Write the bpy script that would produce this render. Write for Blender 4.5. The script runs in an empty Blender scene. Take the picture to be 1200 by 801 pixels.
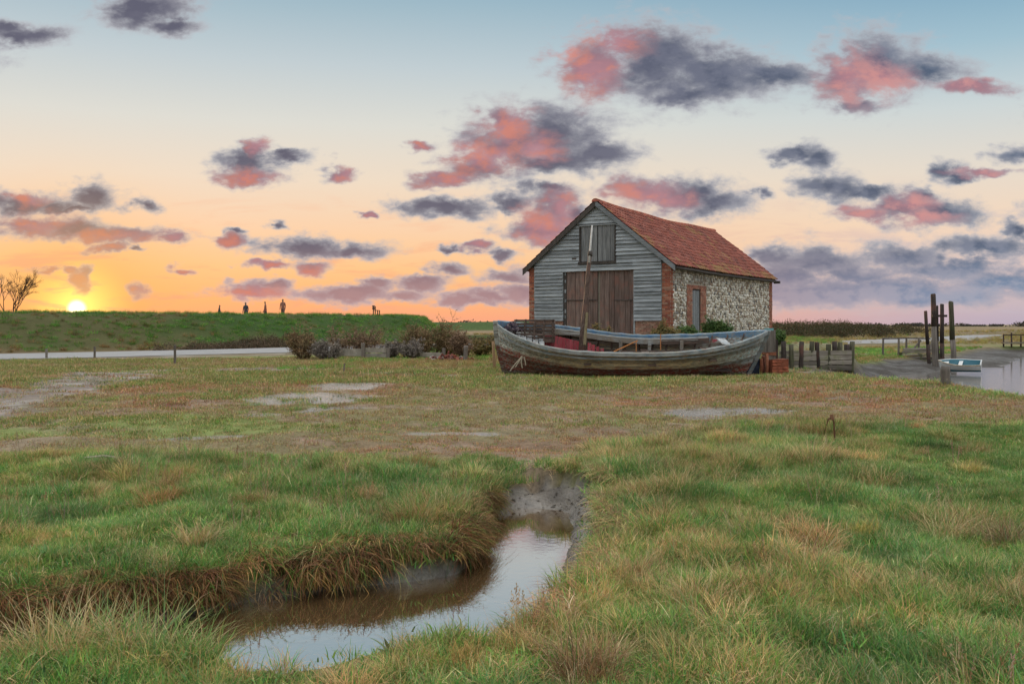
import bpy, math, random
import numpy as np
from mathutils import Vector, Matrix, Euler
random.seed(7); np.random.seed(7)
R = math.radians
SC = bpy.context.scene
COL = SC.collection

# ------------------------------------------------------------------ camera
F = 1120.0          # focal length in pixels of a 1200 px wide picture
EYE = 1.70
HOR = 380.0         # image row of the true horizon
cam_d = bpy.data.cameras.new('camera'); cam = bpy.data.objects.new('camera', cam_d); COL.objects.link(cam)
cam_d.sensor_width = 36.0; cam_d.lens = 36.0 * F / 1200.0
cam_d.shift_y = -(400.5 - HOR) / 1200.0
cam_d.clip_start = 0.05; cam_d.clip_end = 9000.0
cam.location = (0, 0, EYE); cam.rotation_euler = (R(90), 0, 0)
SC.camera = cam

def P(px, py, z=0.0):
    d = (EYE - z) * F / (py - HOR)
    return ((px - 600.0) / F * d, d)
def AT(px, d):
    return (px - 600.0) / F * d
def ZAT(py, d):
    return EYE - (py - HOR) / F * d

# ------------------------------------------------------------------ render settings
SC.render.engine = 'CYCLES'
cy = SC.cycles
cy.use_denoising = True
try: cy.denoiser = 'OPENIMAGEDENOISE'
except Exception: pass
cy.use_adaptive_sampling = True; cy.adaptive_threshold = 0.015
cy.max_bounces = 6; cy.diffuse_bounces = 3; cy.glossy_bounces = 3; cy.transmission_bounces = 3; cy.transparent_max_bounces = 6
cy.caustics_reflective = False; cy.caustics_refractive = False
SC.view_settings.view_transform = 'Standard'; SC.view_settings.look = 'None'
SC.view_settings.exposure = 0.70; SC.view_settings.gamma = 1.0
SC.view_settings.use_curve_mapping = False

# ------------------------------------------------------------------ node helpers
def lin(r, g, b, a=1.0):
    f = lambda c: (c/255.0/12.92) if c/255.0 <= 0.04045 else ((c/255.0+0.055)/1.055)**2.4
    return (f(r), f(g), f(b), a)

class NT:
    def __init__(s, tree): s.t = tree; s.n = tree.nodes; s.l = tree.links
    def node(s, typ, **kw):
        n = s.n.new(typ)
        for k, v in kw.items(): setattr(n, k, v)
        return n
    def put(s, sock, v):
        if isinstance(v, bpy.types.NodeSocket): s.l.new(v, sock)
        elif v is not None:
            if hasattr(sock, 'default_value'):
                try: sock.default_value = v
                except Exception:
                    sock.default_value = (v, v, v) if len(sock.default_value) == 3 else (v, v, v, 1)
    def math(s, op, a, b=None, c=None, clamp=False):
        n = s.node('ShaderNodeMath', operation=op, use_clamp=clamp)
        s.put(n.inputs[0], a)
        if b is not None: s.put(n.inputs[1], b)
        if c is not None: s.put(n.inputs[2], c)
        return n.outputs[0]
    def vec(s, op, a, b=None, c=None):
        n = s.node('ShaderNodeVectorMath', operation=op)
        s.put(n.inputs[0], a)
        if b is not None:
            s.put(n.inputs['Scale'] if op == 'SCALE' else n.inputs[1], b)
        if c is not None: s.put(n.inputs[2], c)
        return n.outputs['Value'] if op in ('DOT_PRODUCT', 'LENGTH', 'DISTANCE') else n.outputs['Vector']
    def maprange(s, v, a, b, c=0.0, d=1.0, smooth=False):
        n = s.node('ShaderNodeMapRange', interpolation_type='SMOOTHSTEP' if smooth else 'LINEAR')
        n.clamp = True
        s.put(n.inputs[0], v)
        for i, x in enumerate((a, b, c, d)): s.put(n.inputs[i+1], x)
        return n.outputs[0]
    def mix(s, f, a, b, blend='MIX'):
        n = s.node('ShaderNodeMix', data_type='RGBA', blend_type=blend)
        s.put(n.inputs[0], f); s.put(n.inputs[6], a); s.put(n.inputs[7], b)
        return n.outputs[2]
    def noise(s, v, scale, detail=4.0, rough=0.55, dist=0.0, color=False, dim='3D'):
        n = s.node('ShaderNodeTexNoise', noise_dimensions=dim)
        if v is not None: s.put(n.inputs['Vector'], v)
        s.put(n.inputs['Scale'], scale); s.put(n.inputs['Detail'], detail); s.put(n.inputs['Roughness'], rough); s.put(n.inputs['Distortion'], dist)
        return n.outputs['Color'] if color else n.outputs[0]
    def ramp(s, f, stops, interp='LINEAR'):
        n = s.node('ShaderNodeValToRGB'); cr = n.color_ramp; cr.interpolation = interp
        while len(cr.elements) < len(stops): cr.elements.new(0.5)
        for e, (p, c) in zip(cr.elements, stops): e.position = p; e.color = c
        s.put(n.inputs[0], f)
        return n.outputs[0]

# ------------------------------------------------------------------ sky
SUN_AZ = math.atan2(90 - 600, F)                # left of the view axis
SUN_EL = R(0.86)
sun_dir = Vector((math.sin(SUN_AZ)*math.cos(SUN_EL), math.cos(SUN_AZ)*math.cos(SUN_EL), math.sin(SUN_EL)))

CLOUDS = [  # picture column, row, half width, half height
 (28,42,44,11),(5,32,22,8),(172,10,50,20),(195,30,30,10),
 (290,190,34,13),(300,176,14,10),(288,205,30,9),(335,186,22,6),(395,202,14,9),
 (110,229,27,15),(20,238,46,12),(62,243,26,7),(166,240,16,7),(85,246,24,4),
 (40,262,46,12),(130,275,64,9),(85,268,36,10),(200,276,16,6),(122,293,18,5),(160,291,12,3),
 (264,279,19,7),(276,268,11,4),(325,262,9,5),(358,289,47,11),(415,292,38,9),(310,311,22,5),(366,312,21,7),
 (296,339,38,8),(320,332,22,6),(410,343,56,8),(438,334,26,6),(490,333,28,7),(521,318,19,8),(470,346,30,6),
 (215,315,14,4),(58,318,16,4),(86,318,9,4),(97,332,11,11),(104,322,8,8),(165,343,12,8),
 (520,241,48,10),(490,169,16,5),(556,290,16,6),(430,249,9,4),(528,288,9,5),
 (596,165,46,32),(650,160,56,31),(700,180,46,17),(520,207,32,9),(562,196,45,17),(582,138,18,16),(640,187,60,12),
 (770,74,62,40),(840,86,66,30),(692,80,36,30),(735,52,40,22),(905,93,52,15),(800,112,46,13),
 (1028,78,52,34),(996,92,36,28),(1085,82,42,18),(1000,124,26,8),(1140,101,34,7),
 (930,181,28,7),(956,186,21,14),(915,182,15,7),(974,222,38,15),(1005,226,44,7),
 (1092,250,54,14),(1062,244,32,15),(1008,250,34,8),(1076,232,20,9),
 (1108,198,17,12),(1122,206,20,5),(1186,178,24,9),(1150,200,36,5),
 (792,228,60,18),(750,222,34,14),(838,240,34,13),(828,226,16,14),(890,226,13,6),
 (650,242,28,26),(634,268,42,16),(602,240,18,10),(640,222,30,8),(675,250,20,12),
 (960,306,52,18),(918,324,62,18),(1004,322,62,13),(1058,300,44,15),(1090,316,56,9),(1152,290,60,11),(1128,310,46,8),
 (955,345,110,15),(1098,346,120,13),(1176,330,70,16),(1040,335,90,14),(880,350,60,12),(1190,268,18,9),(900,296,24,12),
 (600,325,28,10),(572,347,36,7),(590,300,14,6),(545,352,40,5),(612,345,30,10),
 # beyond the frame
 (-90,60,70,22),(-160,250,80,14),(-60,330,50,8),(1290,120,60,28),(1330,250,90,18),(1290,320,110,14),(1420,60,90,36),
 (300,-70,90,30),(700,-120,120,40),(1060,-60,80,26),(-200,-60,110,36),(480,-170,80,30),(1300,-160,110,40),(-330,150,110,24),(1560,200,110,26),
]
WARM = [   # lit by the low sun
 (590,150,34,26),(566,185,46,20),(522,207,34,10),(628,172,30,14),(690,84,34,32),(720,48,38,20),(660,64,20,20),(1000,92,36,30),(1030,95,40,20),
 (750,224,40,16),(780,232,34,14),(640,262,36,20),(655,244,22,24),(640,275,40,10),(288,206,34,9),(304,172,14,9),(398,202,14,10),(40,262,48,13),(130,277,66,9),
 (30,232,20,8),(264,280,20,7),(310,311,22,6),(366,314,20,6),(490,169,16,6),(1008,250,36,9),(1064,240,28,12),(1080,256,34,8),(1150,200,38,6),(1140,101,36,8),
 (97,330,14,16),(165,343,14,9),(122,293,22,6),(200,276,16,7),(296,341,40,7),(556,290,14,6),(430,249,9,5),(215,315,15,5),(58,318,18,6),(86,318,10,6),
]
world = bpy.data.worlds.new('World'); SC.world = world; world.use_nodes = True
w = NT(world.node_tree); w.n.clear()
tc = w.node('ShaderNodeTexCoord').outputs['Generated']
D = w.vec('NORMALIZE', tc)
sx = w.node('ShaderNodeSeparateXYZ'); w.l.new(D, sx.inputs[0]); DX, DY, DZ = sx.outputs
# clear sky: warm towards the sun, cool away from it
zz = w.math('MULTIPLY', w.math('MAXIMUM', DZ, 0.0), 1/0.6)
def zp(py): return math.sin(math.atan((HOR - py)/F)) / 0.6
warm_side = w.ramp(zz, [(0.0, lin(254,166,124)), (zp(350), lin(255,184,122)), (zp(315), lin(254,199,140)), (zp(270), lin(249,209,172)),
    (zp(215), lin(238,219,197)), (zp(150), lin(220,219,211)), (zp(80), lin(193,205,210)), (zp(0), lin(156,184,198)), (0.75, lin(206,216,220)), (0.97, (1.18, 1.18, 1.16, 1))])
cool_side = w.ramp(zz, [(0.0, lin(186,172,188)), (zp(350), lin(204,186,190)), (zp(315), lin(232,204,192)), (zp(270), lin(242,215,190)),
    (zp(215), lin(229,218,204)), (zp(150), lin(204,213,214)), (zp(80), lin(160,191,206)), (zp(0), lin(118,163,190)), (0.75, lin(198,212,219)), (0.97, (1.18, 1.18, 1.16, 1))])  # top stops of both ramps: overhead sky brightened to light the ground
hl = w.vec('NORMALIZE', w.vec('MULTIPLY', D, (1, 1, 0)))
caz = w.vec('DOT_PRODUCT', hl, (math.sin(SUN_AZ), math.cos(SUN_AZ), 0))
side = w.maprange(caz, math.cos(R(54)), math.cos(R(8)), 0, 1, True)
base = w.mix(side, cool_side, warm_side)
nish = w.node('ShaderNodeTexSky', sky_type='NISHITA')
nish.sun_disc = False; nish.sun_elevation = SUN_EL; nish.sun_rotation = SUN_AZ; nish.air_density = 1.0; nish.dust_density = 1.0
base = w.mix(1.0, base, w.vec('SCALE', nish.outputs[0], 0.006), 'ADD')
# the sun and its aureole
ca = w.vec('DOT_PRODUCT', D, tuple(sun_dir))
ang = w.math('ARCCOSINE', w.math('MINIMUM', ca, 0.9999999))
g1 = w.math('POWER', w.math('MAXIMUM', w.math('SUBTRACT', 1.0, w.math('MULTIPLY', ang, 1/R(10))), 0.0), 2.2)
g2 = w.math('POWER', w.math('MAXIMUM', w.math('SUBTRACT', 1.0, w.math('MULTIPLY', ang, 1/R(3.2))), 0.0), 1.8)
g3 = w.maprange(ang, R(0.60), R(0.05), 0, 1, True)
base = w.mix(w.math('MULTIPLY', g1, 0.95), base, (1.0, 0.50, 0.10, 1))
base = w.mix(g2, base, (2.3, 1.3, 0.28, 1))
# clouds, laid out by direction
q = w.vec('DIVIDE', D, w.math('MAXIMUM', DY, 0.05))
cq = w.node('ShaderNodeCombineXYZ'); s2 = w.node('ShaderNodeSeparateXYZ'); w.l.new(q, s2.inputs[0])
w.l.new(s2.outputs[0], cq.inputs[0]); w.l.new(s2.outputs[2], cq.inputs[1]); q = cq.outputs[0]
qs = w.vec('MULTIPLY', q, (1.0, 1.7, 1.0))
wn = w.noise(qs, 16.0, 3.0, 0.6, 0.0, True)
wf = w.noise(qs, 60.0, 3.0, 0.62, 0.0, True)
q2 = w.vec('MULTIPLY_ADD', w.vec('SUBTRACT', wn, (0.5, 0.5, 0.5)), (0.060, 0.030, 0.0), q)
q2 = w.vec('MULTIPLY_ADD', w.vec('SUBTRACT', wf, (0.5, 0.5, 0.5)), (0.020, 0.012, 0.0), q2)
edge = w.noise(qs, 30.0, 6.0, 0.62, 0.15)
edge_f = w.math('MULTIPLY', w.math('SUBTRACT', edge, 0.5), 1.75)
edge_b = w.noise(w.vec('ADD', qs, (-0.010, -0.012, 0.0)), 30.0, 4.0, 0.62, 0.15)
edge_a = w.noise(qs, 30.0, 4.0, 0.62, 0.15)
rel = w.math('SUBTRACT', edge_a, edge_b)          # relief of the cloud towards the sun
soft = w.math('ADD', w.noise(qs, 14.0, 2.0, 0.6), w.math('MULTIPLY', rel, 0.9))
low = w.maprange(DZ, 0.09, 0.02, 0, 1, True)            # distant clouds near the horizon are paler
lump = w.maprange(soft, 0.36, 0.64, 0, 1, True)
slate = w.mix(low, w.mix(lump, lin(76,92,116), lin(112,122,142)), w.mix(lump, lin(120,142,170), lin(158,164,182)))
slate = w.mix(w.math('MULTIPLY', side, 0.8), slate, w.mix(low, lin(98,92,108), lin(182,132,126)))
thin = w.mix(w.math('MULTIPLY', low, 0.6), lin(186,186,192), lin(212,180,178))
pink = w.mix(side, lin(222,152,148), lin(222,132,110))
pinkd = w.mix(lump, lin(192,134,142), pink)
# thin streaks of far cloud low over the horizon
strk = w.noise(w.vec('MULTIPLY', q, (1.0, 5.5, 1.0)), 9.0, 5.0, 0.62, 0.4)
strk = w.math('MULTIPLY', w.maprange(strk, 0.50, 0.66, 0, 0.6, True), w.maprange(DZ, 0.16, 0.03, 0, 1, True))
base_s = w.mix(strk, base, w.mix(side, lin(196,188,198), lin(250,172,132)))
def cloud_zone(lo, hi):
    def blobs(lst, grow):
        acc = None
        for (cx, cyy, rx, ry) in lst:
            if cx + rx*1.5 + 60 < lo or cx - rx*1.5 - 60 > hi: continue
            a, b = F/(rx*grow), F/(ry*grow)
            u0, v0 = (cx-600)/F, (HOR-cyy)/F
            d = w.vec('MULTIPLY_ADD', q2, (a, b, 0.0), (-u0*a, -v0*b, 0.0))
            r = w.vec('LENGTH', d)
            acc = r if acc is None else w.math('SMOOTH_MIN', acc, r, 0.3)
        return acc if acc is not None else 3.0
    rc = w.math('SUBTRACT', 1.0, blobs(CLOUDS, 1.50)); rw = w.math('SUBTRACT', 1.0, blobs(WARM, 0.84))
    dens = w.maprange(w.math('ADD', rc, edge_f), -0.20, 0.50, 0, 0.96, True)
    core = w.maprange(w.math('ADD', rc, w.math('MULTIPLY', edge_f, 0.7)), 0.02, 0.85, 0, 1, True)
    warmth = w.maprange(w.math('ADD', rw, w.math('ADD', w.math('MULTIPLY', edge_f, 0.22), w.math('MULTIPLY', rel, 0.9))), -0.95, 1.05, 0, 0.80, True)
    ccol = w.mix(core, thin, slate)
    ccol = w.mix(warmth, ccol, pinkd)
    ccol = w.mix(w.math('MULTIPLY', g1, 0.7), ccol, (1.0, 0.56, 0.16, 1))
    front = w.mix(dens, base_s, ccol)
    if lo < 200: front = w.mix(g3, front, (5.0, 4.2, 2.2, 1))
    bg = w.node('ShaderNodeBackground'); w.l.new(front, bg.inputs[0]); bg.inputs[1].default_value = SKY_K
    return bg.outputs[0]
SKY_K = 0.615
cuts = [-500, 120, 330, 520, 680, 860, 1010, 1700]
colu = s2.outputs[0]
acc = cloud_zone(cuts[0], cuts[1])
for i in range(1, len(cuts)-1):
    z = cloud_zone(cuts[i], cuts[i+1])
    mz = w.node('ShaderNodeMixShader'); w.l.new(w.math('GREATER_THAN', colu, (cuts[i]-600)/F), mz.inputs[0])
    w.l.new(acc, mz.inputs[1]); w.l.new(z, mz.inputs[2]); acc = mz.outputs[0]
# sky outside the camera's quarter: loose cloud, with the added brightness overhead
pj = w.vec('DIVIDE', D, w.math('ADD', w.math('MAXIMUM', DZ, 0.0), 0.16))
bn = w.noise(pj, 1.3, 4.0, 0.6, 0.2)
bd = w.math('MULTIPLY', w.maprange(bn, 0.56, 0.70, 0, 1, True), 0.8)
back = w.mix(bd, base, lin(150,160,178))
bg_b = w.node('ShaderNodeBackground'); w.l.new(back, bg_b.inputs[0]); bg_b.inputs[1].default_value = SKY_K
infr = w.math('MULTIPLY', w.math('GREATER_THAN', w.vec('DOT_PRODUCT', D, (0, 0.96, 0.28)), 0.70), w.math('LESS_THAN', w.math('ABSOLUTE', w.math('SUBTRACT', DZ, 0.265)), 0.285))
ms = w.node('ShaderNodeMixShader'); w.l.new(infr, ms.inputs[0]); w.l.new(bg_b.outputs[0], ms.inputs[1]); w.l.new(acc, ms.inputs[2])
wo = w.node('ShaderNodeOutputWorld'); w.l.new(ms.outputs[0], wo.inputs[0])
world.cycles.sampling_method = 'MANUAL'; world.cycles.sample_map_resolution = 512

sun_d = bpy.data.lights.new('sun', 'SUN'); sun = bpy.data.objects.new('sun', sun_d); COL.objects.link(sun)
sun_d.energy = 2.0; sun_d.angle = R(0.5); sun_d.color = (1.0, 0.62, 0.34)
sun.rotation_euler = (-sun_dir).to_track_quat('-Z', 'Y').to_euler()

# ------------------------------------------------------------------ numpy noise
def _hash(i, j, seed):
    h = (i.astype(np.int64)*374761393 + j.astype(np.int64)*668265263 + seed*1442695041) & 0xFFFFFFFF
    h = ((h ^ (h >> 13))*1274126177) & 0xFFFFFFFF
    return ((h ^ (h >> 16)) & 0xFFFFFF)/float(0xFFFFFF)
def vnoise(x, y, seed=0):
    i = np.floor(x); j = np.floor(y); fx = x-i; fy = y-j
    fx = fx*fx*(3-2*fx); fy = fy*fy*(3-2*fy)
    a = _hash(i, j, seed); b = _hash(i+1, j, seed); c = _hash(i, j+1, seed); d = _hash(i+1, j+1, seed)
    return (a*(1-fx)+b*fx)*(1-fy)+(c*(1-fx)+d*fx)*fy
def fbm(x, y, s=1.0, oct=4, seed=0):
    x = np.asarray(x, float)/s; y = np.asarray(y, float)/s
    v = 0; a = 0.5; t = 0
    for o in range(oct):
        v = v + a*vnoise(x*2**o+o*17.3, y*2**o-o*9.1, seed+o); t += a; a *= 0.5
    return v/t
def sstep(a, b, x):
    t = np.clip((x-a)/(b-a), 0, 1); return t*t*(3-2*t)
def polydist(x, y, pts):
    best = np.full(np.shape(x), 1e9)
    for (x0, y0), (x1, y1) in zip(pts[:-1], pts[1:]):
        dx, dy = x1-x0, y1-y0; L = dx*dx+dy*dy+1e-12
        t = np.clip(((x-x0)*dx+(y-y0)*dy)/L, 0, 1)
        best = np.minimum(best, np.hypot(x-(x0+t*dx), y-(y0+t*dy)))
    return best
def polyparam(x, y, pts, vals):
    """distance to a polyline and the value interpolated along it"""
    best = np.full(np.shape(x), 1e9); val = np.zeros(np.shape(x))
    for (x0, y0), (x1, y1), v0, v1 in zip(pts[:-1], pts[1:], vals[:-1], vals[1:]):
        dx, dy = x1-x0, y1-y0; L = dx*dx+dy*dy+1e-12
        t = np.clip(((x-x0)*dx+(y-y0)*dy)/L, 0, 1)
        d = np.hypot(x-(x0+t*dx), y-(y0+t*dy)); m = d < best
        best = np.where(m, d, best); val = np.where(m, v0+(v1-v0)*t, val)
    return best, val
def inside(x, y, pts):
    r = np.zeros(np.shape(x), bool); n = len(pts)
    for k in range(n):
        x0, y0 = pts[k]; x1, y1 = pts[(k+1) % n]
        if y0 == y1: continue
        c = ((y0 > y) != (y1 > y)) & (x < (x1-x0)*(y-y0)/(y1-y0)+x0)
        r ^= c
    return r
def sdf(x, y, pts):
    d = polydist(x, y, list(pts)+[pts[0]])
    return np.where(inside(x, y, pts), d, -d)

# ------------------------------------------------------------------ plan of the place
WZ = -0.245      # water level of the near creek
CZ = -0.28      # water level of the harbour creek
bankL = [P(a, b, z) for a, b, z in ((616,561,.0),(590,568,-.05),(574,600,-.26),(558,628,-.33),(558,652,-.34),(532,684,-.34),(480,694,-.34),(425,700,-.34),(330,711,-.34),(240,730,-.34),(150,746,-.34),(60,757,-.34),(-40,770,-.34),(-220,793,-.34),(-500,823,-.34))]
bankR = [P(a, b, z) for a, b, z in ((640,560,.0),(690,563,.0),(700,585,0),(698,612,.04),(692,640,.05),(682,664,.08),(662,688,.12),(636,704,.16),(600,718,.18),(520,733,.16),(400,764,.15),(310,763,.15),(245,750,.14),(150,741,.14),(60,744,.14),(-60,756,.14),(-260,780,.2),(-520,830,.2))]
CREEK = bankL + bankR[::-1]
ROAD = [(-95,24),(-60,34.5),(-37,43.5),(-26,48.8),(-15,58),(-6,66),(6,69),(18,71),(31,80),(46,100),(66,132),(100,150),(170,160)]
ROADZ = [0.10,0.10,0.10,0.10,0.16,0.28,0.32,0.32,0.30,0.25,0.2,0.2,0.2]
BANK = [(-120,34),(-80,44),(-50,54),(-33,63),(-22,73),(-10.6,87),(-10.4,100),(-16,130),(-30,180)]
BANKW = [11.5,11.5,11.5,11.5,11.5,6.0,4.5,5.0,6.0]
FARBANK = [(-260,200),(-120,240),(-40,252),(0,258),(34,262)]
QUAY = [(0.9,34.6),(3.0,33.0),(8.9,33.5),(11.75,33.9),(12.6,36.6),(14.2,44),(15,56),(9,57),(4,48),(0.2,39.5),(0.0,36.5)]
HARB = [(9.2,31.6),(9.7,28.2),(10.15,26.0),(10.7,23.2),(11.2,21.2),(12.5,19.4),(20,16),(60,12),(90,20),(70,52),(44,66),(33,66),(27,57),(22.5,49.5),(19.5,45.5),(16.8,43.2),(14.9,40.2),(12.6,36.2),(11.9,33.4),(10.6,32.6)]
PATHL = [P(340,436,.05),P(215,433,.04),P(150,441,.03),P(95,455,.02),P(30,468,0),P(-60,484,0)]
MOUND = [P(a,b) for a,b in ((700,556),(735,532),(800,515),(870,504),(960,500),(1060,508),(1200,512),(1500,520))]+[(9,3),(2.5,2.2),(0,2.0),(-9,2.0),(-9,3.2)]+[p for p in bankR[::-1]]
LEFTF = [P(-300,552),P(0,540),P(150,533),P(300,537),P(430,541),P(520,552),P(585,563)]+bankL[1:]
BOATC = (3.55, 29.0)

def terrain(x, y):
    x = np.asarray(x, float); y = np.asarray(y, float)
    z = 0.20*sstep(13, 28, y)*(1-0.8*sstep(-6, -14, x)*sstep(28, 36, y))
    n1 = fbm(x, y, 2.6, 3, 3)-0.5; n2 = fbm(x, y, 0.55, 3, 11)-0.5; n3 = fbm(x, y, 14.0, 3, 5)-0.5
    z = z + 0.16*n1*sstep(60, 20, y) + 0.11*n2*sstep(30, 9, y) + 0.14*n3
    mound = sstep(-0.6, 0.9, sdf(x, y, MOUND)); leftf = sstep(-0.6, 0.8, sdf(x, y, LEFTF))
    z = z + 0.10*mound + 0.05*leftf + 0.20*(fbm(x/2.2, y, 1.5, 3, 43)-0.5)*sstep(10, 13, y)*sstep(34, 24, y) + 0.14*(fbm(x, y, .75, 2, 47)-.5)*np.maximum(mound, leftf)*sstep(16, 10, y)
    # raised quay round the barn
    q = sstep(-0.9, 0.05, sdf(x, y, QUAY)); z = z*(1-q) + q*(1.02+0.05*n2+0.06*n3)
    # road
    rd, rz = polyparam(x, y, ROAD, ROADZ)
    f = sstep(9.5, 5.2, rd); z = z*(1-f)+f*(rz-0.05)
    # sea bank
    bd, bw_ = polyparam(x, y, BANK, BANKW)
    z = np.maximum(z, 2.56 - 2.5*sstep(0.8, 13.0, bd) + 0.14*n1*sstep(14, 3, bd)) if False else z + (2.50-z)*np.clip(sstep(1.0, 0.0, (bd-.9)/(bw_-.9)), 0, 1)**0.9
    fd = polydist(x, y, FARBANK); z = z + 2.25*sstep(34, 5, fd)
    # low rise carrying the scrub on the right
    z = z + 0.75*sstep(26, 4, polydist(x, y, [(14,112),(40,120),(70,128),(98,150)]))*sstep(3.0, 8.0, rd)
    bt = sstep(1.9, 0.9, np.hypot((x-3.6)/3.0, (y-28.7)/1.5)); z = z*(1-bt)+bt*0.13
    # harbour creek
    h = sdf(x, y, HARB)
    far = sstep(30, 40, y)
    hz = -0.66*sstep(-0.25, 1.5+4.0*far, h+0.5*(fbm(x, y, 2.2, 3, 41)-0.5))
    hz = hz + (0.34*(fbm(x, y, 4.5, 4, 77)-0.46)+0.60*(fbm(x, y, 1.1, 3, 79)-0.5))*sstep(0.2, 1.6, h)
    z = np.where(h > -0.25, z*sstep(0.9, -0.2, h) + hz, z)
    # near creek
    near = (np.abs(x) < 14) & (y < 14) & (y > 1)
    if near.any():
        xn, yn = x[near], y[near]
        wob = 0.10*(fbm(xn, yn, 0.5, 3, 23)-0.5)
        s = sdf(xn, yn, CREEK); ins = s > -0.02
        dl = polydist(xn, yn, bankL)+wob; dr = polydist(xn, yn, bankR)+wob
        depth = 0.46-0.30*sstep(9.35, 10.4, yn)
        wr = 0.14+0.30*sstep(6.6, 7.8, yn)*sstep(10.4, 9.6, yn)
        lump = (0.10*(fbm(xn, yn, 0.16, 3, 31)-0.5)+0.10*np.maximum(fbm(xn, yn, 0.09, 2, 35)-0.6, 0))*sstep(0.0, 0.1, s)+0.06*(fbm(xn, yn, 0.5, 2, 37)-0.5)
        prof = -depth*sstep(-0.02, 0.13, dl)*sstep(0.0, 1.0, dr/wr)
        zz_ = z[near]
        lip = 0.05*np.exp(-(np.minimum(np.abs(s), 1)/0.35)**2)
        zz_ = np.where(ins, (zz_-.13)*(1-sstep(0, .15, s)) + prof + lump, zz_ - .13*np.exp(-np.maximum(-s, 0)/.32)*(dl < dr) + .05*(dl >= dr)*np.exp(-np.maximum(-s, 0)/.4))
        z = z.copy(); z[near] = zz_
    return z

def masks(x, y):
    """what grows or lies where"""
    x = np.asarray(x, float); y = np.asarray(y, float)
    n = fbm(x, y, 1.4, 4, 51)-0.5; nb = fbm(x, y, 5.0, 3, 57)-0.5
    m = {}
    m['mound'] = sstep(-0.35, 0.55, sdf(x, y, MOUND)+1.2*n); m['left'] = sstep(-0.5, 0.7, sdf(x, y, LEFTF)+1.8*n)
    m['creek'] = sdf(x, y, CREEK)
    m['harb'] = sdf(x, y, HARB)
    rd, _ = polyparam(x, y, ROAD, ROADZ); m['road'] = rd
    m['bank'] = polydist(x, y, BANK); m['far'] = polydist(x, y, FARBANK)
    m['quay'] = sdf(x, y, QUAY)
    m['path'] = np.maximum(sstep(2.1, 0.9, polydist(x, y, PATHL)+1.3*nb+1.8*n), sstep(9.0, 5.0, rd+3.0*n)*sstep(74,58,y)*sstep(10, -5, x)*sstep(12.0, 14.0, m['bank']))
    # bare trodden strips across the marsh
    strip1 = sstep(1.0, 0.1, np.abs(y-(14.6+0.10*(x-2)))+2.4*n+0.8)*sstep(-1, 2, x)*sstep(9, 6, x)
    strip2 = sstep(0.8, 0.1, np.abs(y-(20.5-0.42*(x-7)))+2.6*n+0.5)*sstep(4.5, 7, x)
    m['strip'] = np.maximum(strip1, strip2)
    pud = sstep(0.55, 0.2, np.hypot((x-0.05)/1.0, (y-26.6)/1.0)+1.5*n) + sstep(0.5, 0.2, np.hypot((x+1.6)/1.2, (y-27.2)/0.7)+1.5*n) + sstep(0.45, 0.2, np.hypot((x-11.2)/1.3, (y-17.2)/.5)+1.3*n)
    pud = pud + sstep(.74, .79, fbm(x/2.4, y, 1.6, 3, 119))*sstep(12, 14, y)*sstep(34, 28, y)
    m['puddle'] = np.clip(pud, 0, 1)
    m['gravel'] = sstep(-0.2, 0.5, sdf(x, y, [(7.9,32.6),(8.3,29.0),(9.4,27.2),(9.9,28.4),(9.6,31),(12.4,32.8),(11.7,33.2)])+0.8*n)
    return m

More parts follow.
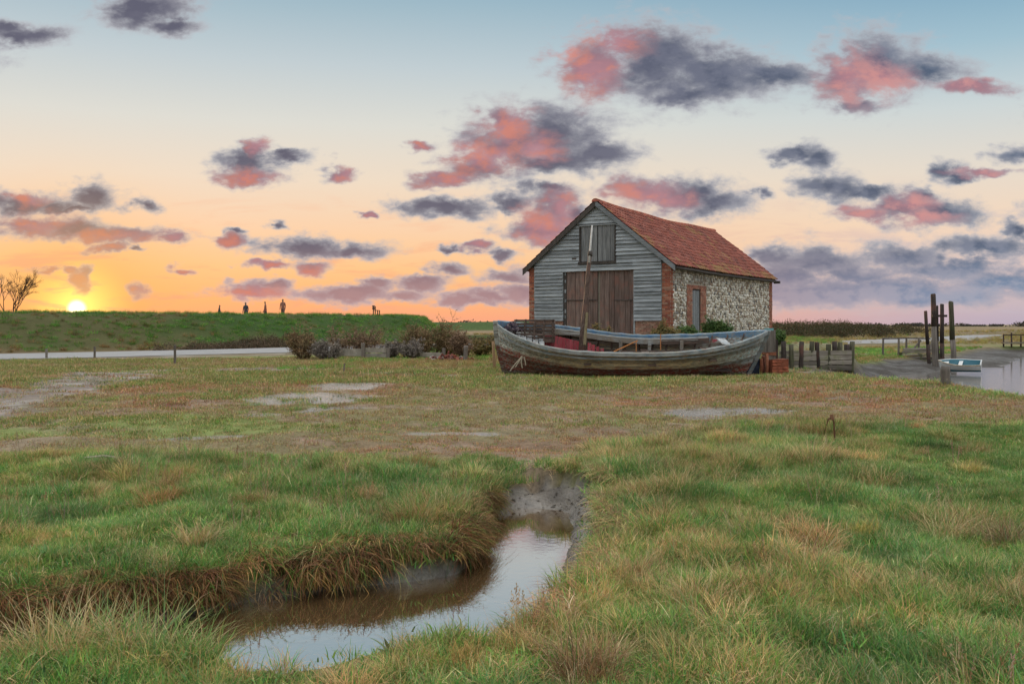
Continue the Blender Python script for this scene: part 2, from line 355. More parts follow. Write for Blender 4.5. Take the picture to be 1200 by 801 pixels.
def lerp3(a, b, t): return a*(1-t[..., None]) + np.asarray(b)*t[..., None]
def ground_colour(x, y, m):
    n1 = fbm(x, y, 0.9, 4, 61); n2 = fbm(x, y, 3.4, 4, 67); n3 = fbm(x, y, 0.22, 3, 71); n4 = fbm(x/2.6, y, 2.3, 4, 73)
    c = np.zeros(x.shape+(3,)); c[:] = (0.150, 0.128, 0.070)
    c = lerp3(c, (0.150, 0.175, 0.062), sstep(0.47, 0.62, n4))
    red = sstep(0.44, 0.6, n2*0.6+n1*0.4)*sstep(38, 20, y)
    c = lerp3(c, (0.165, 0.108, 0.076), red*0.8)
    c = lerp3(c, (0.22, 0.165, 0.125), sstep(0.5, 0.68, n1)*0.6)
    green = np.maximum(m['mound'], m['left'])
    g = np.zeros(c.shape); g[:] = (0.085, 0.100, 0.036); g = lerp3(g, (0.17, 0.135, 0.06), sstep(0.45, 0.65, n1))
    c = c*(1-green[..., None]) + g*green[..., None]
    c = lerp3(c, (0.165, 0.137, 0.122), np.clip(m['path'], 0, 1)*0.9*sstep(0.3,0.5,n3+0.12))
    c = lerp3(c, (0.165, 0.135, 0.112), np.clip(m['strip'], 0, 1)*0.85)
    # verge and banks
    v = sstep(9.0, 6.0, m['road'])*sstep(40, 52, y)
    c = lerp3(c, (0.14, 0.11, 0.06), v*0.8)
    far = sstep(60, 90, y); c = lerp3(c, (0.135, 0.105, 0.062), far*0.8)
    c = lerp3(c, (0.19, 0.135, 0.085), sstep(0.5, 0.66, fbm(x, y/2.2, 28, 3, 81))*sstep(90, 140, y))
    b = sstep(13.5, 10.5, m['bank'])
    bc = np.zeros(c.shape); bc[:] = (0.030, 0.055, 0.015); bc = lerp3(bc, (0.070, 0.062, 0.028), sstep(0.42, 0.66, fbm(x, y, 5, 4, 83))*0.8); bc = lerp3(bc, (0.13, 0.085, 0.05), sstep(8.5, 11.5, m['bank'])*0.8)
    c = c*(1-b[..., None]) + bc*b[..., None]
    c = lerp3(c, (0.036, 0.066, 0.018), sstep(36, 25, m['far'])*0.9)
    q = sstep(-0.8, -0.1, m['quay']); c = lerp3(c, (0.16, 0.15, 0.09), q)
    c = lerp3(c, (0.165, 0.148, 0.13), m['gravel'])
    # mud
    wet = np.zeros(x.shape)
    mud = np.maximum(sstep(-0.02, 0.06, m['creek']), sstep(-0.15, 0.5, m['harb']+0.6*(n1-0.5)))
    mc = np.zeros(c.shape); mc[:] = (0.135, 0.115, 0.098); mc = lerp3(mc, (0.23, 0.205, 0.18), sstep(0.45, 0.6, n3)*0.7)
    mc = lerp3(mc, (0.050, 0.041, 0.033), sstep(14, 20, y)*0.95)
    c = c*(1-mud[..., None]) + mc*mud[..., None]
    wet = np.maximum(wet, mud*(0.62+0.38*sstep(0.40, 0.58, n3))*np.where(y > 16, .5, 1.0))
    wet = np.maximum(wet, 0.62*np.clip(m['path'], 0, 1)*sstep(0.42,.58,n1)); wet = np.maximum(wet, m['puddle']*1.2)
    c = lerp3(c, (0.16, 0.14, 0.12), m['puddle'])
    c = c*(0.80+0.4*n3)[..., None]
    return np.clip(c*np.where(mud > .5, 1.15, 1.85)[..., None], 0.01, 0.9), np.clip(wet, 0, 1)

# ------------------------------------------------------------------ mesh helpers
def link(o): COL.objects.link(o); return o
def np_mesh(name, co, faces, mats=(), smooth=True, cols=None, floats=None, mat_idx=None):
    """faces: (n,3) or (n,4) int array, or a list of tuples"""
    me = bpy.data.meshes.new(name)
    co = np.asarray(co, np.float32)
    if isinstance(faces, np.ndarray):
        k = faces.shape[1]; nf = len(faces)
        me.vertices.add(len(co)); me.vertices.foreach_set('co', co.ravel())
        me.loops.add(nf*k); me.loops.foreach_set('vertex_index', faces.astype(np.int32).ravel())
        me.polygons.add(nf); me.polygons.foreach_set('loop_start', np.arange(0, nf*k, k, dtype=np.int32))
        me.update(calc_edges=True)
    else:
        me.from_pydata([tuple(map(float, v)) for v in co], [], faces); me.update()
    for m in mats: me.materials.append(m)
    if mat_idx is not None: me.polygons.foreach_set('material_index', np.asarray(mat_idx, np.int32))
    me.polygons.foreach_set('use_smooth', np.full(len(me.polygons), smooth))
    if cols is not None:
        a = me.attributes.new('Col', 'FLOAT_COLOR', 'POINT')
        c4 = np.ones((len(co), 4), np.float32); c4[:, :3] = cols; a.data.foreach_set('color', c4.ravel())
    for k, v in (floats or {}).items():
        a = me.attributes.new(k, 'FLOAT', 'POINT'); a.data.foreach_set('value', np.asarray(v, np.float32))
    return me
def tag(o, label=None, cat=None, group=None, kind=None):
    if label: o['label'] = label
    if cat: o['category'] = cat
    if group: o['group'] = group
    if kind: o['kind'] = kind
    return o
def obj(name, me, parent=None, loc=None, rot=None):
    o = bpy.data.objects.new(name, me); COL.objects.link(o)
    if parent is not None: o.parent = parent
    if loc is not None: o.location = loc
    if rot is not None: o.rotation_euler = rot
    return o
def empty(name, loc=(0, 0, 0), rz=0.0, rot=None):
    o = bpy.data.objects.new(name, None); COL.objects.link(o)
    o.location = loc; o.rotation_euler = rot if rot is not None else (0, 0, rz); o.empty_display_size = 0.2
    return o

# ------------------------------------------------------------------ materials
def new_mat(name):
    m = bpy.data.materials.new(name); m.use_nodes = True
    t = NT(m.node_tree); b = t.n['Principled BSDF']
    return m, t, b
def bump(t, b, h, strength=0.4, dist=0.02):
    n = t.node('ShaderNodeBump'); t.put(n.inputs['Strength'], strength); n.inputs['Distance'].default_value = dist
    t.put(n.inputs['Height'], h); t.l.new(n.outputs[0], b.inputs['Normal'])

# ground
M_ground, t, b = new_mat('ground')
at = t.node('ShaderNodeAttribute', attribute_name='Col'); aw = t.node('ShaderNodeAttribute', attribute_name='wet')
geo = t.node('ShaderNodeNewGeometry').outputs['Position']
nf = t.noise(geo, 22.0, 5.0, 0.65); nm = t.noise(geo, 5.0, 4.0, 0.6)
k = t.math('ADD', t.maprange(nf, 0.25, 0.75, 0.62, 1.25), t.maprange(nm, 0.3, 0.7, -0.14, 0.14))
c = t.vec('SCALE', at.outputs['Color'], k)
t.l.new(c, b.inputs['Base Color'])
wetn = t.math('MULTIPLY', aw.outputs['Fac'], t.maprange(nm, 0.35, 0.6, 0.75, 1.15))
t.l.new(t.maprange(wetn, 0.1, 0.9, 0.95, 0.10), b.inputs['Roughness'])
t.l.new(t.maprange(aw.outputs['Fac'], 0.1, 0.6, 0.1, 0.85), b.inputs['Specular IOR Level'])
bump(t, b, t.math('ADD', nf, t.math('MULTIPLY', nm, 1.6)), t.maprange(aw.outputs['Fac'], 0.3, 0.9, 0.8, 0.62), 0.04)

def water_mat(name, col, ior, rough=0.02, rip=0.02, sc=14.0):
    m, t, b = new_mat(name)
    b.inputs['Base Color'].default_value = (*col, 1); b.inputs['Roughness'].default_value = rough; b.inputs['IOR'].default_value = ior
    g = t.node('ShaderNodeNewGeometry').outputs['Position']
    bump(t, b, t.noise(g, sc, 3.0, 0.5), rip, 0.02)
    return m
M_water = water_mat('creek_water', (0.15, 0.09, 0.042), 10.0, 0.015, 0.03)
M_harb = water_mat('harbour_water', (0.20, 0.19, 0.18), 5.0, 0.09, 0.30, 2.2)

M_road, t, b = new_mat('road_surface')
g = t.node('ShaderNodeNewGeometry').outputs['Position']
n = t.noise(g, 0.8, 6.0, 0.65); n2 = t.noise(g, 30.0, 3.0, 0.6)
t.l.new(t.mix(t.maprange(n2, 0.3, 0.7), t.mix(t.maprange(n, 0.35, 0.65), (0.30, 0.295, 0.30, 1), (0.42, 0.41, 0.41, 1)), (0.30, 0.285, 0.28, 1)), b.inputs['Base Color'])
b.inputs['Roughness'].default_value = 0.55; bump(t, b, n2, 0.3, 0.01)

# ------------------------------------------------------------------ ground sheet
def spaced(lo_step, flat, grow, far):
    v = [0.0]
    while v[-1] < far:
        v.append(v[-1] + (lo_step if v[-1] < flat else max(lo_step, lo_step + (v[-1]-flat)*grow)))
    return np.array(v)
xp = spaced(0.075, 3.2, 0.034, 3500); xs = np.concatenate([-xp[:0:-1], xp])
yf = spaced(0.07, 8.2, 0.0155, 4200)+3.6
yb = -spaced(0.5, 2, 0.25, 400)[1:][::-1]+3.6
ys = np.concatenate([yb, yf])
GX, GY = np.meshgrid(xs, ys); gx, gy = GX.ravel(), GY.ravel()
gz = terrain(gx, gy)
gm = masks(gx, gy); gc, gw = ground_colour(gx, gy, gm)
nx, ny = len(xs), len(ys)
ii = (np.arange(ny-1)[:, None]*nx + np.arange(nx-1)[None, :]).ravel()
fq = np.stack([ii, ii+1, ii+1+nx, ii+nx], 1)
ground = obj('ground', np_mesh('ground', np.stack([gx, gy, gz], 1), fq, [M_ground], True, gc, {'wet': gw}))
tag(ground, kind='structure')
def H(x, y):
    r = terrain(np.atleast_1d(np.asarray(x, float)), np.atleast_1d(np.asarray(y, float)))
    return float(r[0]) if np.ndim(x) == 0 else r

def flat_poly(name, pts, z, mat):
    n = len(pts)
    return obj(name, np_mesh(name, [(x, y, z) for x, y in pts], [tuple(range(n))], [mat], False))
# water of the near creek: a sheet between the two banks, pushed a little into them
def strip_sheet(name, A, B, z, mat, n=60):
    def res(pl):
        pl = np.array(pl); s = np.concatenate([[0], np.cumsum(np.hypot(*np.diff(pl, axis=0).T))]); u = np.linspace(0, s[-1], n)
        return np.stack([np.interp(u, s, pl[:, 0]), np.interp(u, s, pl[:, 1])], 1)
    a, b_ = res(A), res(B); d = b_-a; a = a-d*0.12/np.maximum(np.hypot(*d.T), .1)[:, None]; b_ = b_+d*0.12/np.maximum(np.hypot(*d.T), .1)[:, None]
    co = np.concatenate([np.c_[a, np.full(n, z)], np.c_[b_, np.full(n, z)]])
    f = np.array([(i, i+1, n+i+1, n+i) for i in range(n-1)])
    return obj(name, np_mesh(name, co, f, [mat], True))
tag(flat_poly('creek_water', [(-9.5,3.0),(1.6,3.0),(1.6,11.8),(-1.2,11.8),(-9.5,8.0)], WZ, M_water), kind='structure')
tag(flat_poly('harbour_water', [(x, y) for x, y in HARB], CZ, M_harb), kind='structure')

# road ribbon
def ribbon(pts, zs, half, step=1.2):
    pts = np.array(pts, float); s = np.concatenate([[0], np.cumsum(np.hypot(*np.diff(pts, axis=0).T))])
    u = np.arange(0, s[-1], step); px_ = np.interp(u, s, pts[:, 0]); py_ = np.interp(u, s, pts[:, 1]); pz = np.interp(u, s, zs)
    ker = np.ones(7)/7; pad = lambda a: np.convolve(np.pad(a, 3, 'edge'), ker, 'valid')
    px_, py_, pz = pad(px_), pad(py_), pad(pz)
    tx, ty = np.gradient(px_), np.gradient(py_); L = np.hypot(tx, ty); nx_, ny_ = -ty/L, tx/L
    rows = []
    for off, dz in ((-half, -0.03), (-half*.5, 0.03), (0, 0.05), (half*.5, 0.03), (half, -0.03)):
        o = off*(1+0.12*(vnoise(u/3, u*0+off, 5)-.5)) if abs(off) == half else off
        rows.append(np.stack([px_+nx_*o, py_+ny_*o, pz+dz], 1))
    n = len(u); co = np.concatenate(rows)
    f = [(r*n+i, r*n+i+1, (r+1)*n+i+1, (r+1)*n+i) for r in range(4) for i in range(n-1)]
    return co, np.array(f)
rc_, rf_ = ribbon(ROAD, ROADZ, 4.6)
tag(obj('road', np_mesh('road', rc_, rf_, [M_road], True)), kind='structure')

# ------------------------------------------------------------------ grass
def grass_mat(name, trans=0.35, rough=0.6, spec=0.06):
    m = bpy.data.materials.new(name); m.use_nodes = True
    t = NT(m.node_tree); b = t.n['Principled BSDF']; out = t.n['Material Output']
    a = t.node('ShaderNodeAttribute', attribute_name='Col')
    ti = t.node('ShaderNodeAttribute', attribute_name='tint', attribute_type='INSTANCER')
    c = t.mix(1.0, a.outputs['Color'], ti.outputs['Color'], 'MULTIPLY')
    t.l.new(c, b.inputs['Base Color']); b.inputs['Roughness'].default_value = rough; b.inputs['Specular IOR Level'].default_value = spec
    tr = t.node('ShaderNodeBsdfTranslucent'); t.l.new(c, tr.inputs[0])
    mx = t.node('ShaderNodeMixShader'); mx.inputs[0].default_value = trans
    t.l.new(b.outputs[0], mx.inputs[1]); t.l.new(tr.outputs[0], mx.inputs[2]); t.l.new(mx.outputs[0], out.inputs[0])
    return m
def plain_grass_mat(name, trans=0.3):
    m = bpy.data.materials.new(name); m.use_nodes = True
    t = NT(m.node_tree); b = t.n['Principled BSDF']; out = t.n['Material Output']
    a = t.node('ShaderNodeAttribute', attribute_name='Col'); c = a.outputs['Color']
    t.l.new(c, b.inputs['Base Color']); b.inputs['Roughness'].default_value = 0.6; b.inputs['Specular IOR Level'].default_value = 0.2
    tr = t.node('ShaderNodeBsdfTranslucent'); t.l.new(c, tr.inputs[0])
    mx = t.node('ShaderNodeMixShader'); mx.inputs[0].default_value = trans
    t.l.new(b.outputs[0], mx.inputs[1]); t.l.new(tr.outputs[0], mx.inputs[2]); t.l.new(mx.outputs[0], out.inputs[0])
    return m
M_grass = grass_mat('grass_blade', 0.22); M_leaf = plain_grass_mat('leaf', 0.25)

GREEN = [(0.072,0.185,0.036),(0.10,0.21,0.045),(0.052,0.155,0.045),(0.135,0.215,0.055),(0.07,0.18,0.07)]
STRAW = [(0.36,0.265,0.12),(0.30,0.205,0.09),(0.42,0.33,0.19),(0.25,0.165,0.08),(0.33,0.27,0.16)]
BROWN = [(0.20,0.115,0.06),(0.17,0.10,0.065),(0.23,0.15,0.08)]
def pick(rng, pal): return np.array(pal[rng.integers(len(pal))])*rng.uniform(1.5, 2.75)

def blades(rng, n, rad, hmin, hmax, width, lean, curl, pal, tip=None, segs=3, flat=0.0, dirx=None):
    """a tuft: n bent blades, returns verts, faces, colours"""
    V, Fc, C = [], [], []
    for _ in range(n):
        r = rad*math.sqrt(rng.random()); a = rng.uniform(0, 2*math.pi)
        base = np.array([r*math.cos(a), r*math.sin(a), -0.015])
        if dirx is None:
            az = a + rng.normal(0, 0.9) if flat == 0 else rng.uniform(0, 2*math.pi)
        else: az = rng.normal(dirx[0], dirx[1])
        h = rng.uniform(hmin, hmax); wv = width*rng.uniform(0.6, 1.3)
        th = abs(rng.normal(lean, lean*0.5)); cu = curl*rng.uniform(0.4, 1.5)
        d = np.array([math.cos(az), math.sin(az)]); sd = np.array([-d[1], d[0], 0])
        tw = rng.uniform(-0.8, 0.8); sd = sd*math.cos(tw) + np.array([d[0], d[1], 0])*math.sin(tw)
        col = pick(rng, pal); tipc = col if tip is None else np.array(tip)*rng.uniform(.8, 1.2)
        p = base.copy(); i0 = len(V)
        for s in range(segs+1):
            f = s/segs; wd = wv*(1-f**1.6)*0.5 + 0.0004
            if s == segs:
                V.append(p.copy()); C.append(col*(1-f*.6)+tipc*f*.6)
            else:
                V.append(p-sd*wd); V.append(p+sd*wd); cc = col*(1-f*.6)+tipc*f*.6; C.append(cc); C.append(cc)
            an = th+cu*f
            p = p + (h/segs)*np.array([d[0]*math.sin(an), d[1]*math.sin(an), math.cos(an)])
        for s in range(segs-1):
            k = i0+2*s; Fc.append((k, k+1, k+3)); Fc.append((k, k+3, k+2))
        k = i0+2*(segs-1); Fc.append((k, k+1, k+2))
    return V, Fc, C
PROTO = {}
def proto(kind, meshes):
    c = bpy.data.collections.new('tuft_'+kind)
    for i, (V, Fc, C) in enumerate(meshes):
        o = bpy.data.objects.new('%s_tuft_%02d' % (kind, i), np_mesh(kind, V, np.array(Fc), [M_grass], False, np.array(C)))
        c.objects.link(o)
    PROTO[kind] = (c, len(meshes))
def join(*parts):
    V, Fc, C = [], [], []
    for v, f, c in parts:
        k = len(V); V += v; C += c; Fc += [tuple(i+k for i in t_) for t_ in f]
    return V, Fc, C
rg = np.random.default_rng(5)
MIXG = GREEN*3+STRAW[:3]
proto('fresh', [join(blades(rg, 66, 0.11, 0.05, 0.17, 0.0046, 0.45, 1.1, GREEN*3+STRAW[:1], (0.22,0.25,0.10)), blades(rg, 14, 0.12, 0.05, 0.13, 0.004, 0.85, 1.0, STRAW)) for _ in range(6)])
proto('mixed', [join(blades(rg, 36, 0.12, 0.06, 0.17, 0.0044, 0.5, 1.1, GREEN, (0.34,0.27,0.13)), blades(rg, 40, 0.13, 0.07, 0.2, 0.0036, 0.85, 0.9, STRAW, None, 3, 1)) for _ in range(5)])
proto('dry', [join(blades(rg, 70, 0.10, 0.12, 0.30, 0.0036, 0.45, 1.5, STRAW*2+BROWN, (0.42,0.33,0.18)), blades(rg, 14, 0.1, 0.1, 0.22, 0.0045, 0.4, 1.0, GREEN)) for _ in range(4)])
proto('mat', [join(blades(rg, 34, 0.15, 0.015, 0.055, 0.007, 0.7, 0.8, [(0.20,0.20,0.075),(0.165,0.185,0.07),(0.235,0.205,0.10)], None, 2, 1), blades(rg, 40, 0.16, 0.02, 0.06, 0.006, 0.8, 0.8, BROWN+[(0.30,0.215,0.15),(0.26,0.17,0.125)], None, 2, 1)) for _ in range(4)])
proto('turf', [join(blades(rg, 60, 0.16, 0.025, 0.075, 0.006, 0.6, 0.9, GREEN+[(0.19,0.215,0.07)], (0.28,0.25,0.11), 2, 1), blades(rg, 24, 0.16, 0.03, 0.09, 0.005, 0.8, 0.8, STRAW, None, 2, 1)) for _ in range(4)])
def droop(rng):
    V, Fc, C = [], [], []
    for _ in range(64):
        p = np.array([rng.uniform(-.06, .03), rng.uniform(-.12, .12), rng.uniform(-.04, .02)])
        az = rng.normal(0, 0.85); h = rng.uniform(0.10, 0.40); segs = 5; th = rng.uniform(.3, 1.1); end = rng.uniform(2.4, 3.0)
        d = np.array([math.cos(az), math.sin(az)]); sd = np.array([-d[1], d[0], 0]); wv = rng.uniform(.003, .0055)
        col = pick(rng, STRAW[:4]+BROWN+BROWN); i0 = len(V)
        if rng.random() < .22: col = pick(rng, GREEN)
        for s in range(segs+1):
            f = s/segs; wd = wv*(1-f**2)*.5+.0005
            if s == segs: V.append(p.copy()); C.append(col)
            else: V.append(p-sd*wd); V.append(p+sd*wd); C.append(col); C.append(col)
            an = th+(end-th)*f**0.7
            p = p+(h/segs)*np.array([d[0]*math.sin(an), d[1]*math.sin(an), math.cos(an)])
        for s in range(segs-1):
            k = i0+2*s; Fc.append((k, k+1, k+3)); Fc.append((k, k+3, k+2))
        k = i0+2*(segs-1); Fc.append((k, k+1, k+2))
    return V, Fc, C
proto('droop', [droop(rg) for _ in range(4)])
def stalk(rng):
    V, Fc, C = [], [], []
    for _ in range(rng.integers(3, 7)):
        v, f, c = blades(rng, 1, 0.05, 0.25, 0.5, 0.004, 0.12, 0.25, BROWN+[(0.28,0.21,0.15)], None, 4)
        k = len(V); V += v; C += c; Fc += [tuple(i+k for i in t_) for t_ in f]
        top = v[-1]
        for _ in range(14):
            q = top-np.array([0, 0, rng.uniform(0, .12)]); a = rng.uniform(0, 6.3); e = np.array([math.cos(a)*.012, math.sin(a)*.012, .012])
            k = len(V); V += [q, q+e, q+e*.6+np.array([0, 0, .012])]; C += [c[0]]*3; Fc.append((k, k+1, k+2))
    return V, Fc, C
proto('stalk', [stalk(rg) for _ in range(4)])
def dock(rng):
    V, Fc, C = [], [], []
    for _ in range(6):
        v, f, c = blades(rng, 1, 0.02, 0.10, 0.2, 0.035, 0.5, 0.9, [(0.09,0.2,0.06),(0.12,0.24,0.09)], None, 5)
        k = len(V); V += v; C += c; Fc += [tuple(i+k for i in t_) for t_ in f]
    return V, Fc, C
proto('leafy', [dock(rg) for _ in range(3)])
order = {k: i for i, k in enumerate(PROTO)}

def scatter(name, label, cat, items):
    """items: list of (kind, x, y, z, rot(3), scale, tint(3)) arrays; one object, instances by geometry nodes"""
    allc = bpy.data.collections.new(name+'_tufts'); first = {}
    for k in items:
        if k[0] in first: continue
        c, n = PROTO[k[0]]; first[k[0]] = None
    names = sorted(o.name for k in first for o in PROTO[k][0].objects)
    for k in first:
        for o in PROTO[k][0].objects: allc.objects.link(o)
    for k in first: first[k] = [names.index(o.name) for o in sorted(PROTO[k][0].objects, key=lambda q: q.name)]
    rng = np.random.default_rng(len(name)+len(items)); co, ro, sc, ti, ix = [], [], [], [], []
    for kind, x, y, z, rot, s, tint in items:
        n = len(x); co.append(np.stack([x, y, z], 1)); ro.append(rot); sc.append(s); ti.append(tint)
        ix.append(np.array(first[kind])[rng.integers(0, len(first[kind]), n)])
    co = np.concatenate(co); ro = np.concatenate(ro); sc = np.concatenate(sc); ti = np.concatenate(ti); ix = np.concatenate(ix)
    me = bpy.data.meshes.new(name); me.vertices.add(len(co)); me.vertices.foreach_set('co', co.astype(np.float32).ravel())
    def at(nm, ty, key, v):
        a = me.attributes.new(nm, ty, 'POINT'); a.data.foreach_set(key, v.ravel())
    at('rot', 'FLOAT_VECTOR', 'vector', ro.astype(np.float32)); at('scl', 'FLOAT', 'value', sc.astype(np.float32))
    at('idx', 'INT', 'value', ix.astype(np.int32)); at('tint', 'FLOAT_VECTOR', 'vector', ti.astype(np.float32))
    ng = bpy.data.node_groups.new(name, 'GeometryNodeTree')
    ng.interface.new_socket('Geometry', in_out='INPUT', socket_type='NodeSocketGeometry'); ng.interface.new_socket('Geometry', in_out='OUTPUT', socket_type='NodeSocketGeometry')
    N = ng.nodes; gi = N.new('NodeGroupInput'); go = N.new('NodeGroupOutput'); iop = N.new('GeometryNodeInstanceOnPoints'); ci = N.new('GeometryNodeCollectionInfo')
    ci.inputs['Collection'].default_value = allc; ci.inputs['Separate Children'].default_value = True; ci.inputs['Reset Children'].default_value = True
    iop.inputs['Pick Instance'].default_value = True
    def na(nm, ty):
        a = N.new('GeometryNodeInputNamedAttribute'); a.data_type = ty; a.inputs['Name'].default_value = nm; return a.outputs['Attribute']
    L = ng.links
    L.new(gi.outputs[0], iop.inputs['Points']); L.new(ci.outputs[0], iop.inputs['Instance']); L.new(na('idx', 'INT'), iop.inputs['Instance Index'])
    L.new(na('rot', 'FLOAT_VECTOR'), iop.inputs['Rotation']); L.new(na('scl', 'FLOAT'), iop.inputs['Scale']); L.new(iop.outputs[0], go.inputs[0])
    o = obj(name, me); md = o.modifiers.new('scatter', 'NODES'); md.node_group = ng
    tag(o, label, cat, kind='stuff')
    return o

def wedge(rng, n, y0, y1, margin=3.6, power=1.0, slope=0.56):
    """random plan points inside the picture's wedge between two depths"""
    u = rng.random(n); y = np.sqrt(y0*y0+(y1*y1-y0*y0)*u)
    x = rng.uniform(-1, 1, n)*(slope*y+margin)
    return x, y
def rots(rng, n, tilt=0.15): return np.stack([rng.normal(0, tilt, n), rng.normal(0, tilt, n), rng.uniform(0, 6.283, n)], 1)
def tints(rng, n, base, var=0.15, hue=0.08):
    b_ = np.asarray(base)*np.ones((n, 1)); return b_*(1+rng.normal(0, var, (n, 1)))*(1+rng.normal(0, hue, (n, 3)))

rng = np.random.default_rng(21)
items = []
# tall grass of the near bank, the mound and the field left of the creek
x, y = wedge(rng, 60000, 3.4, 15.5)
m = masks(x, y); g = np.maximum(m['mound'], m['left'])
dens = np.clip(9.5/y, 0.45, 1.0)
keep = (rng.random(len(x)) < g*dens) & (m['creek'] < -0.03)
x, y = x[keep], y[keep]; cr = m['creek'][keep]
n1 = fbm(x, y, 0.9, 3, 91); n2 = fbm(x, y, 2.6, 3, 93); n5 = fbm(x, y, 0.35, 2, 95)
z = terrain(x, y)
k = rng.random(len(x)); dryness = sstep(0.38, 0.66, n1*0.55+n2*0.45)
kind = np.where(k < 0.02+0.22*dryness**2, 2, np.where(k < 0.08+0.32*dryness, 1, 0))
kind = np.where((cr > -0.30) & (rng.random(len(x)) < np.where(m['left'][keep] > .5, .4, .10)), 2, kind)
size = (0.28+1.15*n5**1.3+0.30*rng.random(len(x)))*(0.58+0.5*sstep(0.35, 0.65, n2))
under = rng.random(len(x)) < .30; items.append(('turf', x[under], y[under], z[under], rots(rng, under.sum(), .1), rng.uniform(.8, 1.5, under.sum()), tints(rng, under.sum(), (.85, .95, .8), .2)))
for i, nm in enumerate(('fresh', 'mixed', 'dry')):
    s_ = kind == i; n = s_.sum()
    tn = tints(rng, n, (1.0, 1.0, 1.0), 0.16, 0.06)*(0.62+0.85*fbm(x[s_], y[s_], .55, 3, 131))[:, None]*np.stack([1+0.35*(n1[s_]-.45), 1+0.1*(n1[s_]-.45), 1-0.3*(n1[s_]-.45)], 1)
    items.append((nm, x[s_], y[s_], z[s_], rots(rng, n, 0.18), size[s_]*(0.8 if i == 2 else 1.0), np.clip(tn, .3, 2)))
# straw clumps dotted over the mound and the left field
cx_, cy_ = wedge(rng, 240, 3.8, 14); mm_ = masks(cx_, cy_); kp = (np.maximum(mm_['mound'], mm_['left']) > .6) & (mm_['creek'] < -.15); cx_, cy_ = cx_[kp][:85], cy_[kp][:85]
x = np.repeat(cx_, 7)+rng.normal(0, .07, len(cx_)*7); y = np.repeat(cy_, 7)+rng.normal(0, .07, len(cx_)*7); ss = np.repeat(rng.uniform(.6, 1.25, len(cx_)), 7)*rng.uniform(.8, 1.15, len(x))
items.append(('dry', x, y, terrain(x, y), rots(rng, len(x), .22), ss, np.repeat(tints(rng, len(cx_), (1.0, .92, .82), .2), 7, 0)))
# loose broad leaves and standing dead stems
x, y = wedge(rng, 900, 3.6, 9.5); m = masks(x, y); kp = (np.maximum(m['mound'], m['left']) > .6) & (m['creek'] < -.1) & (rng.random(len(x)) < .12); x, y = x[kp], y[kp]
items.append(('leafy', x, y, terrain(x, y)+.01, rots(rng, len(x), .3), rng.uniform(.4, .8, len(x)), tints(rng, len(x), (.7, .6, .62))))
x, y = wedge(rng, 2400, 3.6, 14); m = masks(x, y); nn = fbm(x, y, 1.6, 2, 99)
kp = (np.maximum(m['mound'], m['left']) > .6) & (m['creek'] < -.05) & (rng.random(len(x)) < .8*sstep(.52, .66, nn)+.03); x, y = x[kp], y[kp]
items.append(('stalk', x, y, terrain(x, y), rots(rng, len(x), .15), rng.uniform(.45, .9, len(x)), tints(rng, len(x), (1, 1, 1))))
# two stalk groups at the water's edge
bx, by = P(395, 765, .05); bx2, by2 = P(360, 772, .05)
x = np.array([bx, bx2, bx+.1, AT(605, 4.9), AT(640, 5.0)]); y = np.array([by, by2, by-.05, 4.9, 5.0]); items.append(('stalk', x, y, terrain(x, y), rots(rng, 5, .1), np.array([.75, .7, .6, .7, .7]), tints(rng, 5, (1.2, 1.1, 1))))
scatter('meadow_grass', 'matted green and straw coloured grass covering the near banks of the creek', 'grass', items)

# drooping edge along the steep bank
items = []
def along(pl, n, rng, jit, skip=None):
    pl = np.array(pl); seg = np.diff(pl, axis=0); s = np.concatenate([[0], np.cumsum(np.hypot(*seg.T))])
    u = np.sort(rng.uniform(0, s[-1], n)); x = np.interp(u, s, pl[:, 0]); y = np.interp(u, s, pl[:, 1])
    i = np.clip(np.searchsorted(s, u)-1, 0, len(seg)-1); t_ = seg[i]/np.hypot(*seg[i].T)[:, None]
    return x, y, t_
x, y, t_ = along(bankL[1:-1], 360, rng, .1)
nl = np.stack([t_[:, 1], -t_[:, 0]], 1)                   # candidate normals; choose the one that points into the creek
s1 = sdf(x+nl[:, 0]*.15, y+nl[:, 1]*.15, CREEK); nl = np.where((s1 > 0)[:, None], nl, -nl)
off = rng.uniform(-.26, .05, len(x)); x = x+nl[:, 0]*off; y = y+nl[:, 1]*off
mudgap = np.hypot(x-AT(485, 7.3), y-7.35) < .25
gap = fbm(x, y, .5, 2, 17); kp = (gap > .42) & ~(mudgap & (off > -.12)); x, y, nl, off = x[kp], y[kp], nl[kp], off[kp]
zb = terrain(x-nl[:, 0]*.12, y-nl[:, 1]*.12)-np.clip(off+.10, 0, .2)*1.5
rz = np.arctan2(nl[:, 1], nl[:, 0])
rr = np.stack([rng.normal(0, .12, len(x)), rng.normal(0, .12, len(x)), rz+rng.normal(0, .25, len(x))], 1)
items.append(('droop', x, y, zb+.02, rr, rng.uniform(.45, 1.1, len(x))*(0.40+0.95*fbm(x, y, .6, 3, 19))*np.where(x > -1.0, .72, 1.0), tints(rng, len(x), (.82, .76, .66), .25)))
x, y, t_ = along(bankR[1:9], 120, rng, .1)
nl = np.stack([t_[:, 1], -t_[:, 0]], 1); s1 = sdf(x+nl[:, 0]*.15, y+nl[:, 1]*.15, CREEK); nl = np.where((s1 > 0)[:, None], nl, -nl)
off = rng.uniform(-.25, -.02, len(x)); x = x+nl[:, 0]*off; y = y+nl[:, 1]*off
items.append(('droop', x, y, terrain(x, y)+.02, np.stack([rng.normal(0, .12, len(x)), rng.normal(-.2, .12, len(x)), np.arctan2(nl[:, 1], nl[:, 0])+rng.normal(0, .3, len(x))], 1), rng.uniform(.4, .85, len(x)), tints(rng, len(x), (1, 1, 1), .18)))
